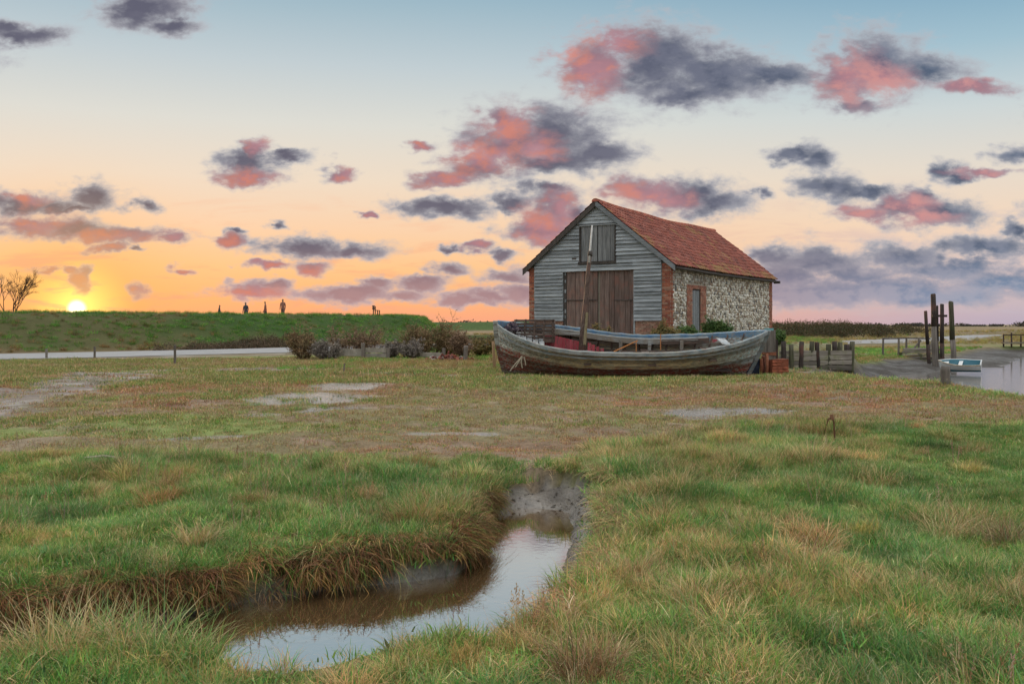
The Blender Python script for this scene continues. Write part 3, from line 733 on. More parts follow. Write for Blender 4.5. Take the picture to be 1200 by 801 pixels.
x, y, t_ = along(bankL[2:-1], 800, rng, .1)
nl = np.stack([t_[:, 1], -t_[:, 0]], 1); s1 = sdf(x+nl[:, 0]*.15, y+nl[:, 1]*.15, CREEK); nl = np.where((s1 > 0)[:, None], nl, -nl)
fr = rng.random(len(x))**1.3; off = -.06+.15*fr; zl = terrain(x-nl[:, 0]*.2, y-nl[:, 1]*.2); zb = zl*(1-fr)+(WZ+.10)*fr
x = x+nl[:, 0]*off; y = y+nl[:, 1]*off; bare = (np.hypot(x-AT(485, 7.2), y-7.25) < .34+.15*rng.random(len(x))) & (fr > .38); gap = fbm(x, y, .45, 2, 27)
kp = ~bare & (gap > .46-.1*(fr < .3)); x, y, nl, zb, fr = x[kp], y[kp], nl[kp], zb[kp], fr[kp]
items.append(('droop', x, y, zb, np.stack([rng.normal(0, .25, len(x)), rng.normal(.1, .25, len(x)), np.arctan2(nl[:, 1], nl[:, 0])+rng.normal(0, .45, len(x))], 1), rng.uniform(.3, .95, len(x))*(.5+1.0*gap[kp]), tints(rng, len(x), (.52, .43, .37), .35)))  # lower tufts: brown tint darkened further to paint the shade under the fringe
x, y, t_ = along(bankL[1:-1], 420, rng, .1); nl = np.stack([t_[:, 1], -t_[:, 0]], 1); s1 = sdf(x+nl[:, 0]*.15, y+nl[:, 1]*.15, CREEK); nl = np.where((s1 > 0)[:, None], nl, -nl)
off = rng.uniform(-.35, -.03, len(x)); x = x+nl[:, 0]*off; y = y+nl[:, 1]*off; items.append(('fresh', x, y, terrain(x, y), rots(rng, len(x), .35), rng.uniform(.5, 1.3, len(x)), tints(rng, len(x), (.95, .95, .85), .2)))
scatter('bank_grass', 'long brown grass hanging over the muddy edge of the creek', 'grass', items)

# low marsh mat and turf out to the boat, the verges and the banks
items = []
x, y = wedge(rng, 72000, 9.0, 46.0)
m = masks(x, y); g = np.maximum(m['mound'], m['left'])
bare = np.clip(np.maximum.reduce([m['path'], m['strip'], m['puddle'], m['gravel']]), 0, 1)
keep = (m['creek'] < -.02) & (m['harb'] < -.05) & (m['road'] > 5.0) & (m['quay'] < -.3) & (rng.random(len(x)) < (1-.8*g)*(1-.84*bare)*np.clip(16/y, .5, 1.))
x, y = x[keep], y[keep]; n1 = fbm(x/2.6, y, 2.3, 4, 73); n2 = fbm(x, y, 3.4, 4, 67); n5 = fbm(x, y, .6, 2, 101)
zz_ = terrain(x, y)
turf = rng.random(len(x)) < (0.08+.62*sstep(.49, .64, n1+.07*sstep(17, 26, y)))
sc_ = np.clip(y/14, .8, 2.0)*(.65+.8*n5)
red = sstep(.44, .6, n2)*sstep(38, 20, y)
tm = np.stack([.95+.12*red, .95-.10*red, .9-.06*red], 1)
for s_, nm in ((turf, 'turf'), (~turf, 'mat')):
    n = s_.sum(); items.append((nm, x[s_], y[s_], zz_[s_], rots(rng, n, .1), sc_[s_], np.clip(tints(rng, n, (1, 1, 1) if nm == 'mat' else (.98, .86, .80), .18, .07)*(tm[s_] if nm == 'mat' else 1), .3, 2)))
# scattered higher tussocks of the mid marsh
x, y = wedge(rng, 2600, 11, 40); m = masks(x, y); nn = fbm(x, y, 1.7, 3, 107)
kp = (m['harb'] < -.2) & (m['road'] > 2.5) & (m['quay'] < -.5) & (m['creek'] < -.1) & (rng.random(len(x)) < sstep(.52, .7, nn)) & (m['path'] < .3); x, y = x[kp], y[kp]
items.append(('fresh', x, y, terrain(x, y), rots(rng, len(x), .15), rng.uniform(.5, 1.1, len(x)), tints(rng, len(x), (1.05, 1, .9))))
# along the foot of the boat and the creek lip
x = rng.uniform(-.6, 8.2, 260); y = 27.6+.15*rng.normal(0, 1, 260)+.35*np.abs((x-3.6)/4.2)**2; items.append(('fresh', x, y, terrain(x, y), rots(rng, 260, .15), rng.uniform(.5, 1.2, 260), tints(rng, 260, (.95, 1.05, .9))))
x, y, t_ = along(HARB[1:7], 420, rng, .1); x = x-rng.uniform(.0, 1.2, len(x)); items.append(('turf', x, y, terrain(x, y), rots(rng, len(x), .15), rng.uniform(1.1, 2.2, len(x)), tints(rng, len(x), (1.1, 1.1, 1))))
scatter('marsh_turf', 'short olive and reddish brown marsh turf between the creek and the boat', 'turf', items)

items = []
# sea bank, verges
x = rng.uniform(-70, 2, 15000); y = rng.uniform(38, 100, 15000)
b_ = polydist(x, y, BANK); rd, _ = polyparam(x, y, ROAD, ROADZ)
kp = (b_ < 12.5) & (rd > 5.0); x, y, b_, rd = x[kp], y[kp], b_[kp], rd[kp]
nn = fbm(x, y, 5, 4, 83)
drier = sstep(8.0, 11.5, b_); dk = rng.random(len(x)) < drier*.75+.25*sstep(.45, .62, nn)
zz_ = terrain(x, y)
n = dk.sum(); items.append(('dry', x[dk], y[dk], zz_[dk], rots(rng, n, .15), rng.uniform(1.0, 1.9, n), tints(rng, n, (.58, .48, .42), .2)))
n = (~dk).sum(); items.append(('fresh', x[~dk], y[~dk], zz_[~dk], rots(rng, n, .15), rng.uniform(1.3, 2.4, n), tints(rng, n, (.62, .80, .50), .2)))
# platform and right-hand verge, green knoll by the creek
x = rng.uniform(-8, 32, 9000); y = rng.uniform(32, 64, 9000); rd, _ = polyparam(x, y, ROAD, ROADZ); hb = sdf(x, y, HARB); nn = fbm(x, y, 3, 3, 113)
kp = (rd > 4.8) & (hb < -.1) & (polydist(x, y, BANK) > 14); x, y, nn = x[kp], y[kp], nn[kp]; dk = rng.random(len(x)) < sstep(.46, .6, nn); zz_ = terrain(x, y)
n = dk.sum(); items.append(('dry', x[dk], y[dk], zz_[dk], rots(rng, n, .15), rng.uniform(.6, 1.1, n), tints(rng, n, (.85, .75, .65), .2)))
n = (~dk).sum(); items.append(('fresh', x[~dk], y[~dk], zz_[~dk], rots(rng, n, .15), rng.uniform(.8, 1.5, n), tints(rng, n, (.85, 1.05, .7), .18)))
# beyond the road
x, y = wedge(rng, 9000, 72, 150, 4); rd, _ = polyparam(x, y, ROAD, ROADZ); kp = (rd > 2.6) & (polydist(x, y, BANK) > 13); x, y = x[kp], y[kp]; nn = fbm(x, y/2.2, 28, 3, 81); n = len(x)
items.append(('dry', x, y, terrain(x, y), rots(rng, n, .15), rng.uniform(1.0, 2.2, n), tints(rng, n, (.8, .8, .6), .2)))
scatter('rough_grass', 'rough green grass on the sea bank, quay and road verges', 'grass', items)

# ------------------------------------------------------------------ shapes
class MB:
    """collects vertices, faces and colours of one mesh"""
    def __init__(s): s.v, s.f, s.c = [], [], []
    def add(s, vs, fs, col=(1, 1, 1)):
        k = len(s.v); s.v += [tuple(p) for p in vs]; s.f += [tuple(i+k for i in f) for f in fs]; s.c += [tuple(col)]*len(vs)
    def box(s, lo, hi, col=(1, 1, 1), jit=0.0, M=None):
        vs = [Vector((x, y, z)) for z in (lo[2], hi[2]) for y in (lo[1], hi[1]) for x in (lo[0], hi[0])]
        if jit: vs = [p+Vector((random.uniform(-jit, jit), random.uniform(-jit, jit), random.uniform(-jit, jit))) for p in vs]
        if M is not None: vs = [M @ p for p in vs]
        s.add(vs, [(0,2,3,1),(4,5,7,6),(0,1,5,4),(2,6,7,3),(0,4,6,2),(1,3,7,5)], col)
    def tube(s, pts, rads, n=6, col=(1, 1, 1), cap=True):
        pts = [Vector(p) for p in pts]; rings = []
        for i, p in enumerate(pts):
            d = (pts[min(i+1, len(pts)-1)]-pts[max(i-1, 0)]).normalized()
            a = d.orthogonal().normalized() if abs(d.z) > .95 else d.cross(Vector((0, 0, 1))).normalized()
            b = d.cross(a)
            rings.append([p+(a*math.cos(t)+b*math.sin(t))*rads[i] for t in [2*math.pi*k/n for k in range(n)]])
        vs = [q for r in rings for q in r]; fs = []
        for i in range(len(pts)-1):
            for k in range(n): fs.append((i*n+k, i*n+(k+1) % n, (i+1)*n+(k+1) % n, (i+1)*n+k))
        if cap: fs += [tuple(range(n))[::-1], tuple((len(pts)-1)*n+k for k in range(n))]
        s.add(vs, fs, col)
    def mesh(s, name, mat, smooth=False): return np_mesh(name, s.v, s.f, [mat], smooth, np.array(s.c))
    def build(s, name, mat, parent=None, smooth=False): return obj(name, s.mesh(name, mat, smooth), parent)

# weathered timber: grain runs along the chosen object axis
def wood_mat(name, cols, axis='X', scale=1.0, rough=0.8, vary=0.35, stain=None, bump_s=0.5, usecol=False, spec=0.25):
    m, t, b = new_mat(name)
    co = t.node('ShaderNodeTexCoord').outputs['Object']
    st = {'X': (0.7, 14, 14), 'Y': (14, 0.7, 14), 'Z': (14, 14, 0.7)}[axis]
    oi = t.node('ShaderNodeObjectInfo').outputs['Random']
    off = t.math('MULTIPLY', oi, 37.0)
    cv = t.vec('MULTIPLY', t.vec('ADD', co, off), tuple(x*scale for x in st))
    g = t.noise(cv, 2.2, 5.0, 0.65, 0.4); g2 = t.noise(t.vec('ADD', co, off), 2.2*scale, 4.0, 0.6)
    c = t.ramp(t.maprange(g, 0.28, 0.72), [(i/(len(cols)-1), (*c_, 1)) for i, c_ in enumerate(cols)])
    if stain is not None: c = t.mix(t.maprange(g2, 0.5, 0.66, 0, 0.75), c, (*stain, 1))
    k = t.math('MULTIPLY', t.maprange(oi, 0, 1, 1-vary, 1+vary), t.maprange(g2, 0.3, 0.7, 0.82, 1.15))
    c = t.vec('SCALE', c, k)
    if usecol:
        c = t.mix(1.0, c, t.node('ShaderNodeAttribute', attribute_name='Col').outputs['Color'], 'MULTIPLY')
    t.l.new(c, b.inputs['Base Color']); b.inputs['Roughness'].default_value = rough; b.inputs['Specular IOR Level'].default_value = spec
    bump(t, b, g, bump_s, 0.012)
    return m
def col_mat(name, rough=0.85, nscale=9.0, lo=0.7, hi=1.25, bs=0.5, spec=0.25, bd=0.015):
    m, t, b = new_mat(name)
    a = t.node('ShaderNodeAttribute', attribute_name='Col'); co = t.node('ShaderNodeTexCoord').outputs['Object']
    n = t.noise(co, nscale, 5.0, 0.65)
    t.l.new(t.vec('SCALE', a.outputs['Color'], t.maprange(n, 0.3, 0.7, lo, hi)), b.inputs['Base Color'])
    b.inputs['Roughness'].default_value = rough; b.inputs['Specular IOR Level'].default_value = spec; bump(t, b, n, bs, bd)
    return m
M_clad = wood_mat('weatherboard', [(0.11,0.125,0.135),(0.25,0.275,0.295),(0.36,0.385,0.405),(0.48,0.50,0.52)], 'X', 1.0, 0.75, 0.28)
M_bargeG = wood_mat('grey_timber', [(0.14,0.15,0.16),(0.26,0.28,0.30),(0.34,0.36,0.38)], 'X', 1.0, 0.75, 0.2)
M_door = wood_mat('brown_door_board', [(0.085,0.058,0.050),(0.15,0.10,0.085),(0.21,0.15,0.13),(0.28,0.21,0.19)], 'Z', 1.0, 0.75, 0.22, (0.23,0.11,0.085))
M_loft = wood_mat('grey_door_board', [(0.10,0.105,0.11),(0.19,0.195,0.20),(0.27,0.275,0.28)], 'Z', 1.0, 0.75, 0.22)
M_dark = wood_mat('dark_timber', [(0.035,0.03,0.028),(0.07,0.06,0.055),(0.11,0.095,0.085)], 'Z', 1.0, 0.8, 0.25)
M_post = wood_mat('weathered_post', [(0.10,0.085,0.07),(0.20,0.175,0.15),(0.31,0.28,0.25)], 'Z', 1.0, 0.85, 0.25)
M_brick = col_mat('brick', 0.88, 14.0); M_tile = col_mat('clay_tile', 0.8, 7.0, 0.7, 1.25); M_flint = col_mat('flint', 0.5, 18.0, 0.75, 1.2, 0.4, 0.4)
M_mortar, t, b = new_mat('mortar'); g = t.node('ShaderNodeTexCoord').outputs['Object']; n = t.noise(g, 6, 5, .65)
t.l.new(t.mix(t.maprange(n, .3, .7), (0.28,0.245,0.20,1), (0.42,0.375,0.31,1)), b.inputs['Base Color']); b.inputs['Roughness'].default_value = .95; bump(t, b, n, .6, .02)
M_iron = col_mat('rusty_iron', 0.8, 8.0, 0.5, 1.4, 0.6)

# ------------------------------------------------------------------ the barn
BL, BR = Vector((0.680, 38.10)), Vector((5.844, 35.00)); BW = (BR-BL).length; BX = (BR-BL)/BW; BY = Vector((-BX.y, BX.x)); BLEN = 13.1
BZ = 1.0
barn = empty('barn', (BL.x, BL.y, BZ), math.atan2(BX.y, BX.x))
tag(barn, 'old flint and weatherboard coal barn with red pantile roof behind the wrecked boat', 'barn')
def G(px, py):            # picture point on the gable -> (u, z) in the barn's frame
    k = (px-600)/F; u = (k*BL.y-BL.x)/(BX.x-k*BX.y); d = BL.y+BX.y*u
    return u, EYE-(py-HOR)*d/F-BZ
def S(px, py):            # picture point on the long wall -> (v, z)
    k = (px-600)/F; v = (k*BR.y-BR.x)/(BY.x-k*BY.y); d = BR.y+BY.y*v
    return v, EYE-(py-HOR)*d/F-BZ
EAVE = 2.96; RIDGE = 5.36; HALF = BW/2; SL = (RIDGE-EAVE)/HALF
def wall_box(name, lo, hi):
    m = MB(); m.box(lo, hi); return m.build(name, M_mortar, barn)
dv0, dz1 = S(811.5, 338); dv1, _ = S(821, 338)
wall_box('long_wall', (BW-0.42, 0.0, -0.3), (BW-0.02, dv0, EAVE)); wall_box('long_wall', (BW-0.42, dv1, -0.3), (BW-0.02, BLEN, EAVE)); wall_box('long_wall', (BW-0.42, dv0, dz1), (BW-0.02, dv1, EAVE))
wall_box('long_wall', (0.02, 0.0, -0.3), (0.42, BLEN, EAVE))
def gable_wall(y0, y1, name):
    m = MB(); pr = [(0.03, -0.3), (BW-0.03, -0.3), (BW-0.03, EAVE), (HALF, RIDGE-0.1), (0.03, EAVE)]
    vs = [(u, y0, z) for u, z in pr]+[(u, y1, z) for u, z in pr]; n = 5
    m.add(vs, [tuple(range(n)), tuple(range(n, 2*n))[::-1]]+[(i, i+n, (i+1) % n+n, (i+1) % n) for i in range(n)]); return m.build(name, M_mortar, barn)
gable_wall(BLEN-0.4, BLEN-0.02, 'gable_wall'); gable_wall(0.10, 0.38, 'gable_wall')

# boards of the gable
uL, _ = G(627, 340); uR, _ = G(775.5, 340); _, zc = G(700, 375); zc -= 0.02
dL, dT = G(661, 318); dR, _ = G(742.5, 318)
hL, hT = G(680, 265); hR, hB = G(722, 307)
expo = 0.138; z = zc; row = 0
def slope_u(zv, side): 
    t_ = min(max((RIDGE-0.05-zv)/SL, 0.0), HALF); return HALF-t_ if side < 0 else HALF+t_
while z < RIDGE-0.18:
    z1 = z+expo
    a0, b0 = max(uL, slope_u(z, -1)), min(uR, slope_u(z, 1)); a1, b1 = max(uL, slope_u(z1, -1)), min(uR, slope_u(z1, 1))
    cuts_ = [(a0, b0, a1, b1)]
    def cut(lo, hi):
        global cuts_
        out = []
        for (p0, q0, p1, q1) in cuts_:
            if hi <= p0 or lo >= q0: out.append((p0, q0, p1, q1)); continue
            if lo-p0 > .05: out.append((p0, lo, p1, lo))
            if q0-hi > .05: out.append((hi, q0, hi, q1))
        cuts_ = out
    if z1 < dT+0.06: cut(dL-0.03, dR+0.03)
    if z1 > hB+0.02 and z < hT: cut(hL-0.02, hR+0.02)
    for (p0, q0, p1, q1) in cuts_:
        segs_ = [(p0, q0, p1, q1)]
        if q0-p0 > 2.4 and random.random() < .8:
            j = random.uniform(p0+.8, q0-.8); segs_ = [(p0, j-.004, p1, j-.004), (j+.004, q0, j+.004, q1)]
        for (e0, f0, e1, f1) in segs_:
            m = MB(); w0, w1 = random.gauss(0, .012), random.gauss(0, .012); zs0, zs1 = z+w0-.012, z+w1-.012
            pr = .075+random.gauss(0, .010); nseg = max(1, int((f0-e0)/.7)); vs, fs = [], []
            for i in range(nseg+1):
                f = i/nseg; ub, ut = e0+(f0-e0)*f, e1+(f1-e1)*f; zb = zs0+(zs1-zs0)*f+random.gauss(0, .003)
                vs += [(ub, .02, zb), (ub, -pr+random.gauss(0, .004), zb), (ut, -.012, z1+.022), (ut, .02, z1+.022)]
            for i in range(nseg):
                k = 4*i; fs += [(k+j, k+(j+1) % 4, k+4+(j+1) % 4, k+4+j) for j in range(4)]
            fs += [(0, 3, 2, 1), (4*nseg, 4*nseg+1, 4*nseg+2, 4*nseg+3)]
            m.add(vs, fs); m.build('weatherboard', M_clad, barn)
    z = z1; row += 1

# doors
def plank_door(name, lo, hi, zb, zt, y, n, mat, label=None, ragged=0.0, gap=.010, rails=(.25, .75)):
    rm = MB(); rm.box((lo+.01, y+.055, zb+.02), (hi-.01, y+.08, zt-.02))
    d = rm.build(name, M_dark, barn)
    for r in rails:
        rm = MB(); rm.box((lo+.02, y+.036, zb+(zt-zb)*r-.07), (hi-.02, y+.054, zb+(zt-zb)*r+.07)); rm.build('rail', M_dark, d)
    if label: d['label'] = label
    wd = (hi-lo)/n
    for i in range(n):
        m = MB(); e = random.uniform(0, ragged); jy = random.gauss(0, .006)
        m.box((lo+i*wd+gap/2, y+jy, zb+e), (lo+(i+1)*wd-gap/2, y+.03+jy, zt-random.uniform(0, ragged)), jit=.004)
        m.build('plank', mat, d)
    return d
u700, _ = G(700, 350); u702, _ = G(702.5, 350); u664, _ = G(664, 350)
plank_door('large_door', u664, u700, 0.02, dT-.02, 0.02, 7, M_door)
uw0, zw1 = G(720, 352); uw1, _ = G(739, 352)
rd_ = plank_door('large_door', u702, dR, 0.02, dT-.02, 0.03, 7, M_door, 'brown plank door leaf with a small wicket door cut into it')
wk = plank_door('wicket_door', uw0, uw1, 0.1, zw1, -0.005, 3, M_door, None, 0, .014, (.5,))
m = MB(); m.box((uw0-.02, -.03, zw1+.0), (uw1+.06, .02, zw1+.035)); m.build('wicket_rail', M_dark, barn)
m = MB(); _, zr = G(680, 352); m.box((u664, -.02, zr), (u700-.02, .018, zr+.03)); m.build('door_rail', M_dark, barn)
m = MB(); m.box((dL-.03, .02, 0), (dL+.10, .09, dT)); m.build('door_jamb', M_dark, barn)
for k_ in range(7):        # pale solid pieces standing for daylight chinks in the torn edge beside the left leaf
    m = MB(); zk = .5+k_*.36+random.uniform(-.08, .08); m.box((dL+.03, -.005, zk), (dL+.085, .017, zk+random.uniform(.06, .16)), jit=.01); m.build('board_fragment', M_bargeG, barn)
m = MB(); m.box((dR, -.02, 0), (dR+.06, .08, dT)); m.build('door_jamb', M_clad, barn)
m = MB(); m.box((dL-.06, -.045, dT-.01), (dR+.08, .08, dT+.055)); m.build('door_lintel', M_bargeG, barn)
plank_door('loft_door', hL+.05, (hL+hR)/2-.015, hB+.06, hT-.02, -.02, 4, M_loft); plank_door('loft_door', (hL+hR)/2+.015, hR-.05, hB+.06, hT-.02, -.02, 4, M_loft)
m = MB()
m.box((hL-.02, -.065, hB), (hL+.045, .03, hT)); m.build('loft_jamb', M_dark, barn)
m = MB(); m.box((hR-.045, -.065, hB), (hR+.02, .03, hT)); m.build('loft_jamb', M_dark, barn)
m = MB(); m.box((hL-.06, -.09, hB-.05), (hR+.04, .03, hB+.05)); m.build('loft_sill', M_dark, barn)
m = MB(); m.box((hL-.03, -.07, hT-.02), (hR+.03, .03, hT+.035)); m.build('loft_lintel', M_bargeG, barn)
uh, zh = G(673.5, 303.5); m = MB(); m.box((uh-.09, -.064, zh-.045), (uh+.09, -.03, zh+.045)); m.build('beam_hole', M_dark, barn)  # solid dark block stands in for the shade inside a hole

# bricks: corner piers, plinth, side door surround
def brick_run(mb, to3, a0, a1, z0, z1, depth, pale=0.0, lw=.225, lh=.072):
    r = 0; zq = z0
    while zq < z1-.03:
        off = -lw/2 if r % 2 else 0.0; a = a0+off
        while a < a1-.02:
            p, q_ = max(a, a0)+.005, min(a+lw, a1)-.005
            if q_-p > .03:
                c0 = np.array([(0.40,0.135,0.08),(0.34,0.11,0.07),(0.43,0.18,0.115),(0.29,0.10,0.07),(0.38,0.21,0.15)][random.randrange(5)])*random.uniform(.75, 1.1)
                if pale: c0 = c0*(1-pale)+np.array((0.50,0.36,0.28))*pale*random.uniform(.6, 1.2)
                pr = random.uniform(-.004, .012); zt_ = min(zq+lh-.008, z1)
                vs = [to3(x_, d_, z_) for z_ in (zq, zt_) for d_ in (-pr, depth) for x_ in (p, q_)]
                mb.add(vs, [(0,2,3,1),(4,5,7,6),(0,1,5,4),(2,6,7,3),(0,4,6,2),(1,3,7,5)], c0)
            a += lw
        zq += lh; r += 1
toG = lambda a, d, zv: (a, d-.005, zv)
toS = lambda a, d, zv: (BW-d+.005, a, zv)
bk = MB(); brick_run(bk, toG, uR+.01, BW, 0, EAVE, .3); brick_run(bk, toS, .0, .10, 0, EAVE, .2)
bk.build('corner_brickwork', M_brick, barn)['kind'] = 'stuff'
bk = MB(); brick_run(bk, toG, 0.0, uL-.01, 0, EAVE, .3); bk.build('corner_brickwork', M_brick, barn)['kind'] = 'stuff'
bk = MB(); brick_run(bk, toG, dR+.07, uR+.005, 0, zc+.02, .25, .45); brick_run(bk, toG, uL-.005, dL-.04, 0, zc+.02, .25, .45); bk.build('plinth_brickwork', M_brick, barn)['kind'] = 'stuff'
sv0, _ = S(805, 338); sv1, _ = S(827.5, 338)
bk = MB(); brick_run(bk, toS, sv0, dv0, 0, dz1, .25, .2); brick_run(bk, toS, dv1, sv1, 0, dz1, .25, .2); brick_run(bk, toS, sv0, sv1, dz1, dz1+.15, .25, .2); bk.build('door_brickwork', M_brick, barn)['kind'] = 'stuff'
bk = MB(); brick_run(bk, toS, BLEN-.55, BLEN, -.1, EAVE, .25, .1); bk.build('corner_brickwork', M_brick, barn)['kind'] = 'stuff'
# side door, set back in its reveal
sd_ = MB(); sd_.box((BW-.12, dv0+.03, .05), (BW-.085, dv1-.03, dz1-.08))
sdo = sd_.build('narrow_door', M_dark, barn)
for i in range(4):
    m = MB(); wd = (dv1-dv0-.08)/4; m.box((BW-.08, dv0+.04+i*wd+.005, .03), (BW-.045, dv0+.04+(i+1)*wd-.005, dz1-.06), jit=.003); m.build('plank', M_bargeG, sdo)
m = MB(); m.box((BW-.24, dv0, dz1-.05), (BW-.05, dv1, dz1-.002)); m.build('door_lintel', M_dark, barn)
m = MB(); m.box((BW-.16, dv1-.045, 0), (BW-.03, dv1-.004, dz1-.05)); m.build('door_jamb', M_dark, barn)

# flints
fm = MB(); ico = [(-.526,0,.851),(.526,0,.851),(-.526,0,-.851),(.526,0,-.851),(0,.851,.526),(0,.851,-.526),(0,-.851,.526),(0,-.851,-.526),(.851,.526,0),(-.851,.526,0),(.851,-.526,0),(-.851,-.526,0)]
icf = [(0,4,1),(0,9,4),(9,5,4),(4,5,8),(4,8,1),(8,10,1),(8,3,10),(5,3,8),(5,2,3),(2,7,3),(7,10,3),(7,6,10),(7,11,6),(11,0,6),(0,1,6),(6,1,10),(9,0,11),(9,11,2),(9,2,5),(7,2,11)]
zq = .05; r = 0
FL = [(0.78,0.74,0.66),(0.82,0.79,0.73),(0.68,0.62,0.52),(0.42,0.33,0.24),(0.34,0.26,0.19),(0.22,0.20,0.19),(0.12,0.12,0.13),(0.46,0.42,0.37),(0.30,0.20,0.14)]
FWT = [.24, .20, .14, .12, .08, .06, .03, .08, .05]
while zq < EAVE-.04:
    h_ = random.uniform(.095, .13); v = .12+random.uniform(0, .1)
    while v < BLEN-.5:
        l_ = random.uniform(.10, .20)
        if not (sv0-.06 < v+l_/2 < sv1+.06 and zq < dz1+.16):
            c0 = np.array(random.choices(FL, FWT)[0])*random.uniform(.8, 1.2)
            dull = fbm(np.array([v]), np.array([zq]), 1.3, 2, 9)[0]
            if zq > 2.0 and v < 4.2 and dull > .38: c0 = c0*.55+np.array((.10,.09,.08))
            ax = random.uniform(-.9, .9); gs = random.uniform(.72, 1.15); zo = random.gauss(0, .022)
            vs = []
            for (x_, y_, z_) in ico:
                j = random.uniform(.88, 1.1); yy, zz2 = y_*l_*.56*j*gs, z_*h_*.60*j*gs
                vs.append((BW-.02+x_*.035*j, v+l_/2+yy*math.cos(ax)-zz2*math.sin(ax)*.4, min(zq+h_/2+zo+zz2*math.cos(ax*.4)+yy*math.sin(ax)*.6, EAVE)))
            fm.add(vs, icf, c0)
        v += l_*random.uniform(.93, 1.08)
    zq += h_*.95
fo = fm.build('flint_cobbling', M_flint, barn, True); fo['kind'] = 'stuff'

# roof
OV = .20; SLEN = math.hypot(HALF+OV, SL*(HALF+OV))
def roof_pt(a, v, lift, side):     # a: 0 at the eave, 1 at the ridge
    u = (HALF+OV)*(1-a); f = (v+.2)/(BLEN+.4); sag = -.13*math.sin(math.pi*f)*(.35+.65*a)+.05*math.sin(v*1.1)*math.sin(a*5)*.4
    zr = RIDGE+.06-SL*u+sag; nn = Vector((SL, 0, 1)).normalized()
    p = Vector((HALF+u+nn.x*lift, v, zr+nn.z*lift))
    if side < 0: p.x = BW-p.x
    return p
under = MB()
for side_ in (1, -1):
    nv = 14; vs = [roof_pt(a, -.12+(BLEN+.24)*i/nv, -.05, side_) for i in range(nv+1) for a in (0, .5, 1)]
    under.add(vs, [(3*i+j, 3*i+3+j, 3*i+4+j, 3*i+1+j) for i in range(nv) for j in range(2)], (.2, .15, .12))
roof = under.build('roof', M_dark, barn, True); roof['label'] = 'sagging red pantile roof with orange lichen'
rows_, cols_ = 15, 58
for side_ in (1, -1):
    tm_ = MB(); cw = (BLEN+.34)/cols_
    for r in range(rows_):
        a0, a1 = r/rows_-.004, (r+1.22)/rows_
        for c_ in range(cols_):
            v0 = -.17+c_*cw; jl = random.gauss(0, .005); ja = random.gauss(0, .0025)
            ff = fbm(np.array([v0]), np.array([r*.29]), 1.5, 3, 33)[0]
            base_ = np.array(random.choices([(0.30,0.090,0.062),(0.33,0.105,0.074),(0.265,0.082,0.060),(0.35,0.13,0.095),(0.22,0.083,0.066)], [.33, .25, .2, .12, .1])[0])*random.uniform(.72, 1.05)
            if ff > .60 and random.random() < .45: base_ = base_*.62+np.array((.13, .09, .03))
            if r < 2 and random.random() < .3: base_ = base_*.55+np.array((.14, .10, .035))
            prof = [(0, .012), (.22, .040), (.45, .044), (.68, .016), (.85, .004), (1.03, .014)]
            vs = []
            for (s_, h_) in prof:
                vs.append(roof_pt(a0+ja, v0+s_*cw, h_+.030+jl, side_)); vs.append(roof_pt(min(a1, 1.0), v0+s_*cw, h_+.002+jl*.3, side_)); vs.append(roof_pt(a0+ja, v0+s_*cw, h_+.002+jl, side_))
            fs = []
            for i in range(len(prof)-1):
                k = 3*i; fs.append((k, k+3, k+4, k+1)); fs.append((k+2, k+5, k+3, k))
            tm_.add(vs, fs, base_)
    to = tm_.build('roof_tiling', M_tile, roof, False); to['kind'] = 'stuff'
nr = 34
for i in range(nr):
    m = MB(); v0, v1 = -.2+(BLEN+.4)*i/nr, -.2+(BLEN+.4)*(i+1)/nr-.012; c0 = np.array((.36, .11, .07))*random.uniform(.7, 1.2); vs = []
    for v in (v0, v1):
        p = roof_pt(1, v, 0, 1); sc_ = 1.0 if v == v0 else 1.06
        for k_ in range(6):
            an = math.pi*k_/5; vs.append((HALF+.15*sc_*math.cos(an), v, p.z-.05+.13*sc_*math.sin(an)))
    m.add(vs, [(k_, k_+1, k_+7, k_+6) for k_ in range(5)]+[(0, 5, 4, 3, 2, 1), (6, 7, 8, 9, 10, 11)], c0)
    m.build('ridge_tile', M_tile, roof, True)
for side_ in (1, -1):
    m = MB(); a_ = [roof_pt(-.0, -.14, -.005, side_), roof_pt(1.0, -.14, -.005, side_)]
    dn = Vector((0, 0, -.20)); th = Vector((0, -.04, 0))
    vs = [a_[0], a_[1], a_[1]+dn, a_[0]+dn]; vs = vs+[p+th for p in vs]
    m.add(vs, [(0, 1, 2, 3), (7, 6, 5, 4), (0, 4, 5, 1), (1, 5, 6, 2), (2, 6, 7, 3), (3, 7, 4, 0)])
    m.build('bargeboard', M_dark if side_ < 0 else M_bargeG, barn)
gt = MB(); n_ = 16; gt.tube([roof_pt(0, -.1+(BLEN+.2)*i/n_, -.055, 1)+Vector((.03, 0, -.04+random.gauss(0, .008))) for i in range(n_+1)], [.055]*(n_+1), 6); gt.build('gutter', M_dark, barn, True)
m = MB(); e_ = roof_pt(0, BLEN+.12, -.06, 1); m.box((e_.x-.1, BLEN+.02, e_.z-.14), (e_.x+.18, BLEN+.2, e_.z-.02)); m.build('eaves_bracket', M_dark, barn)

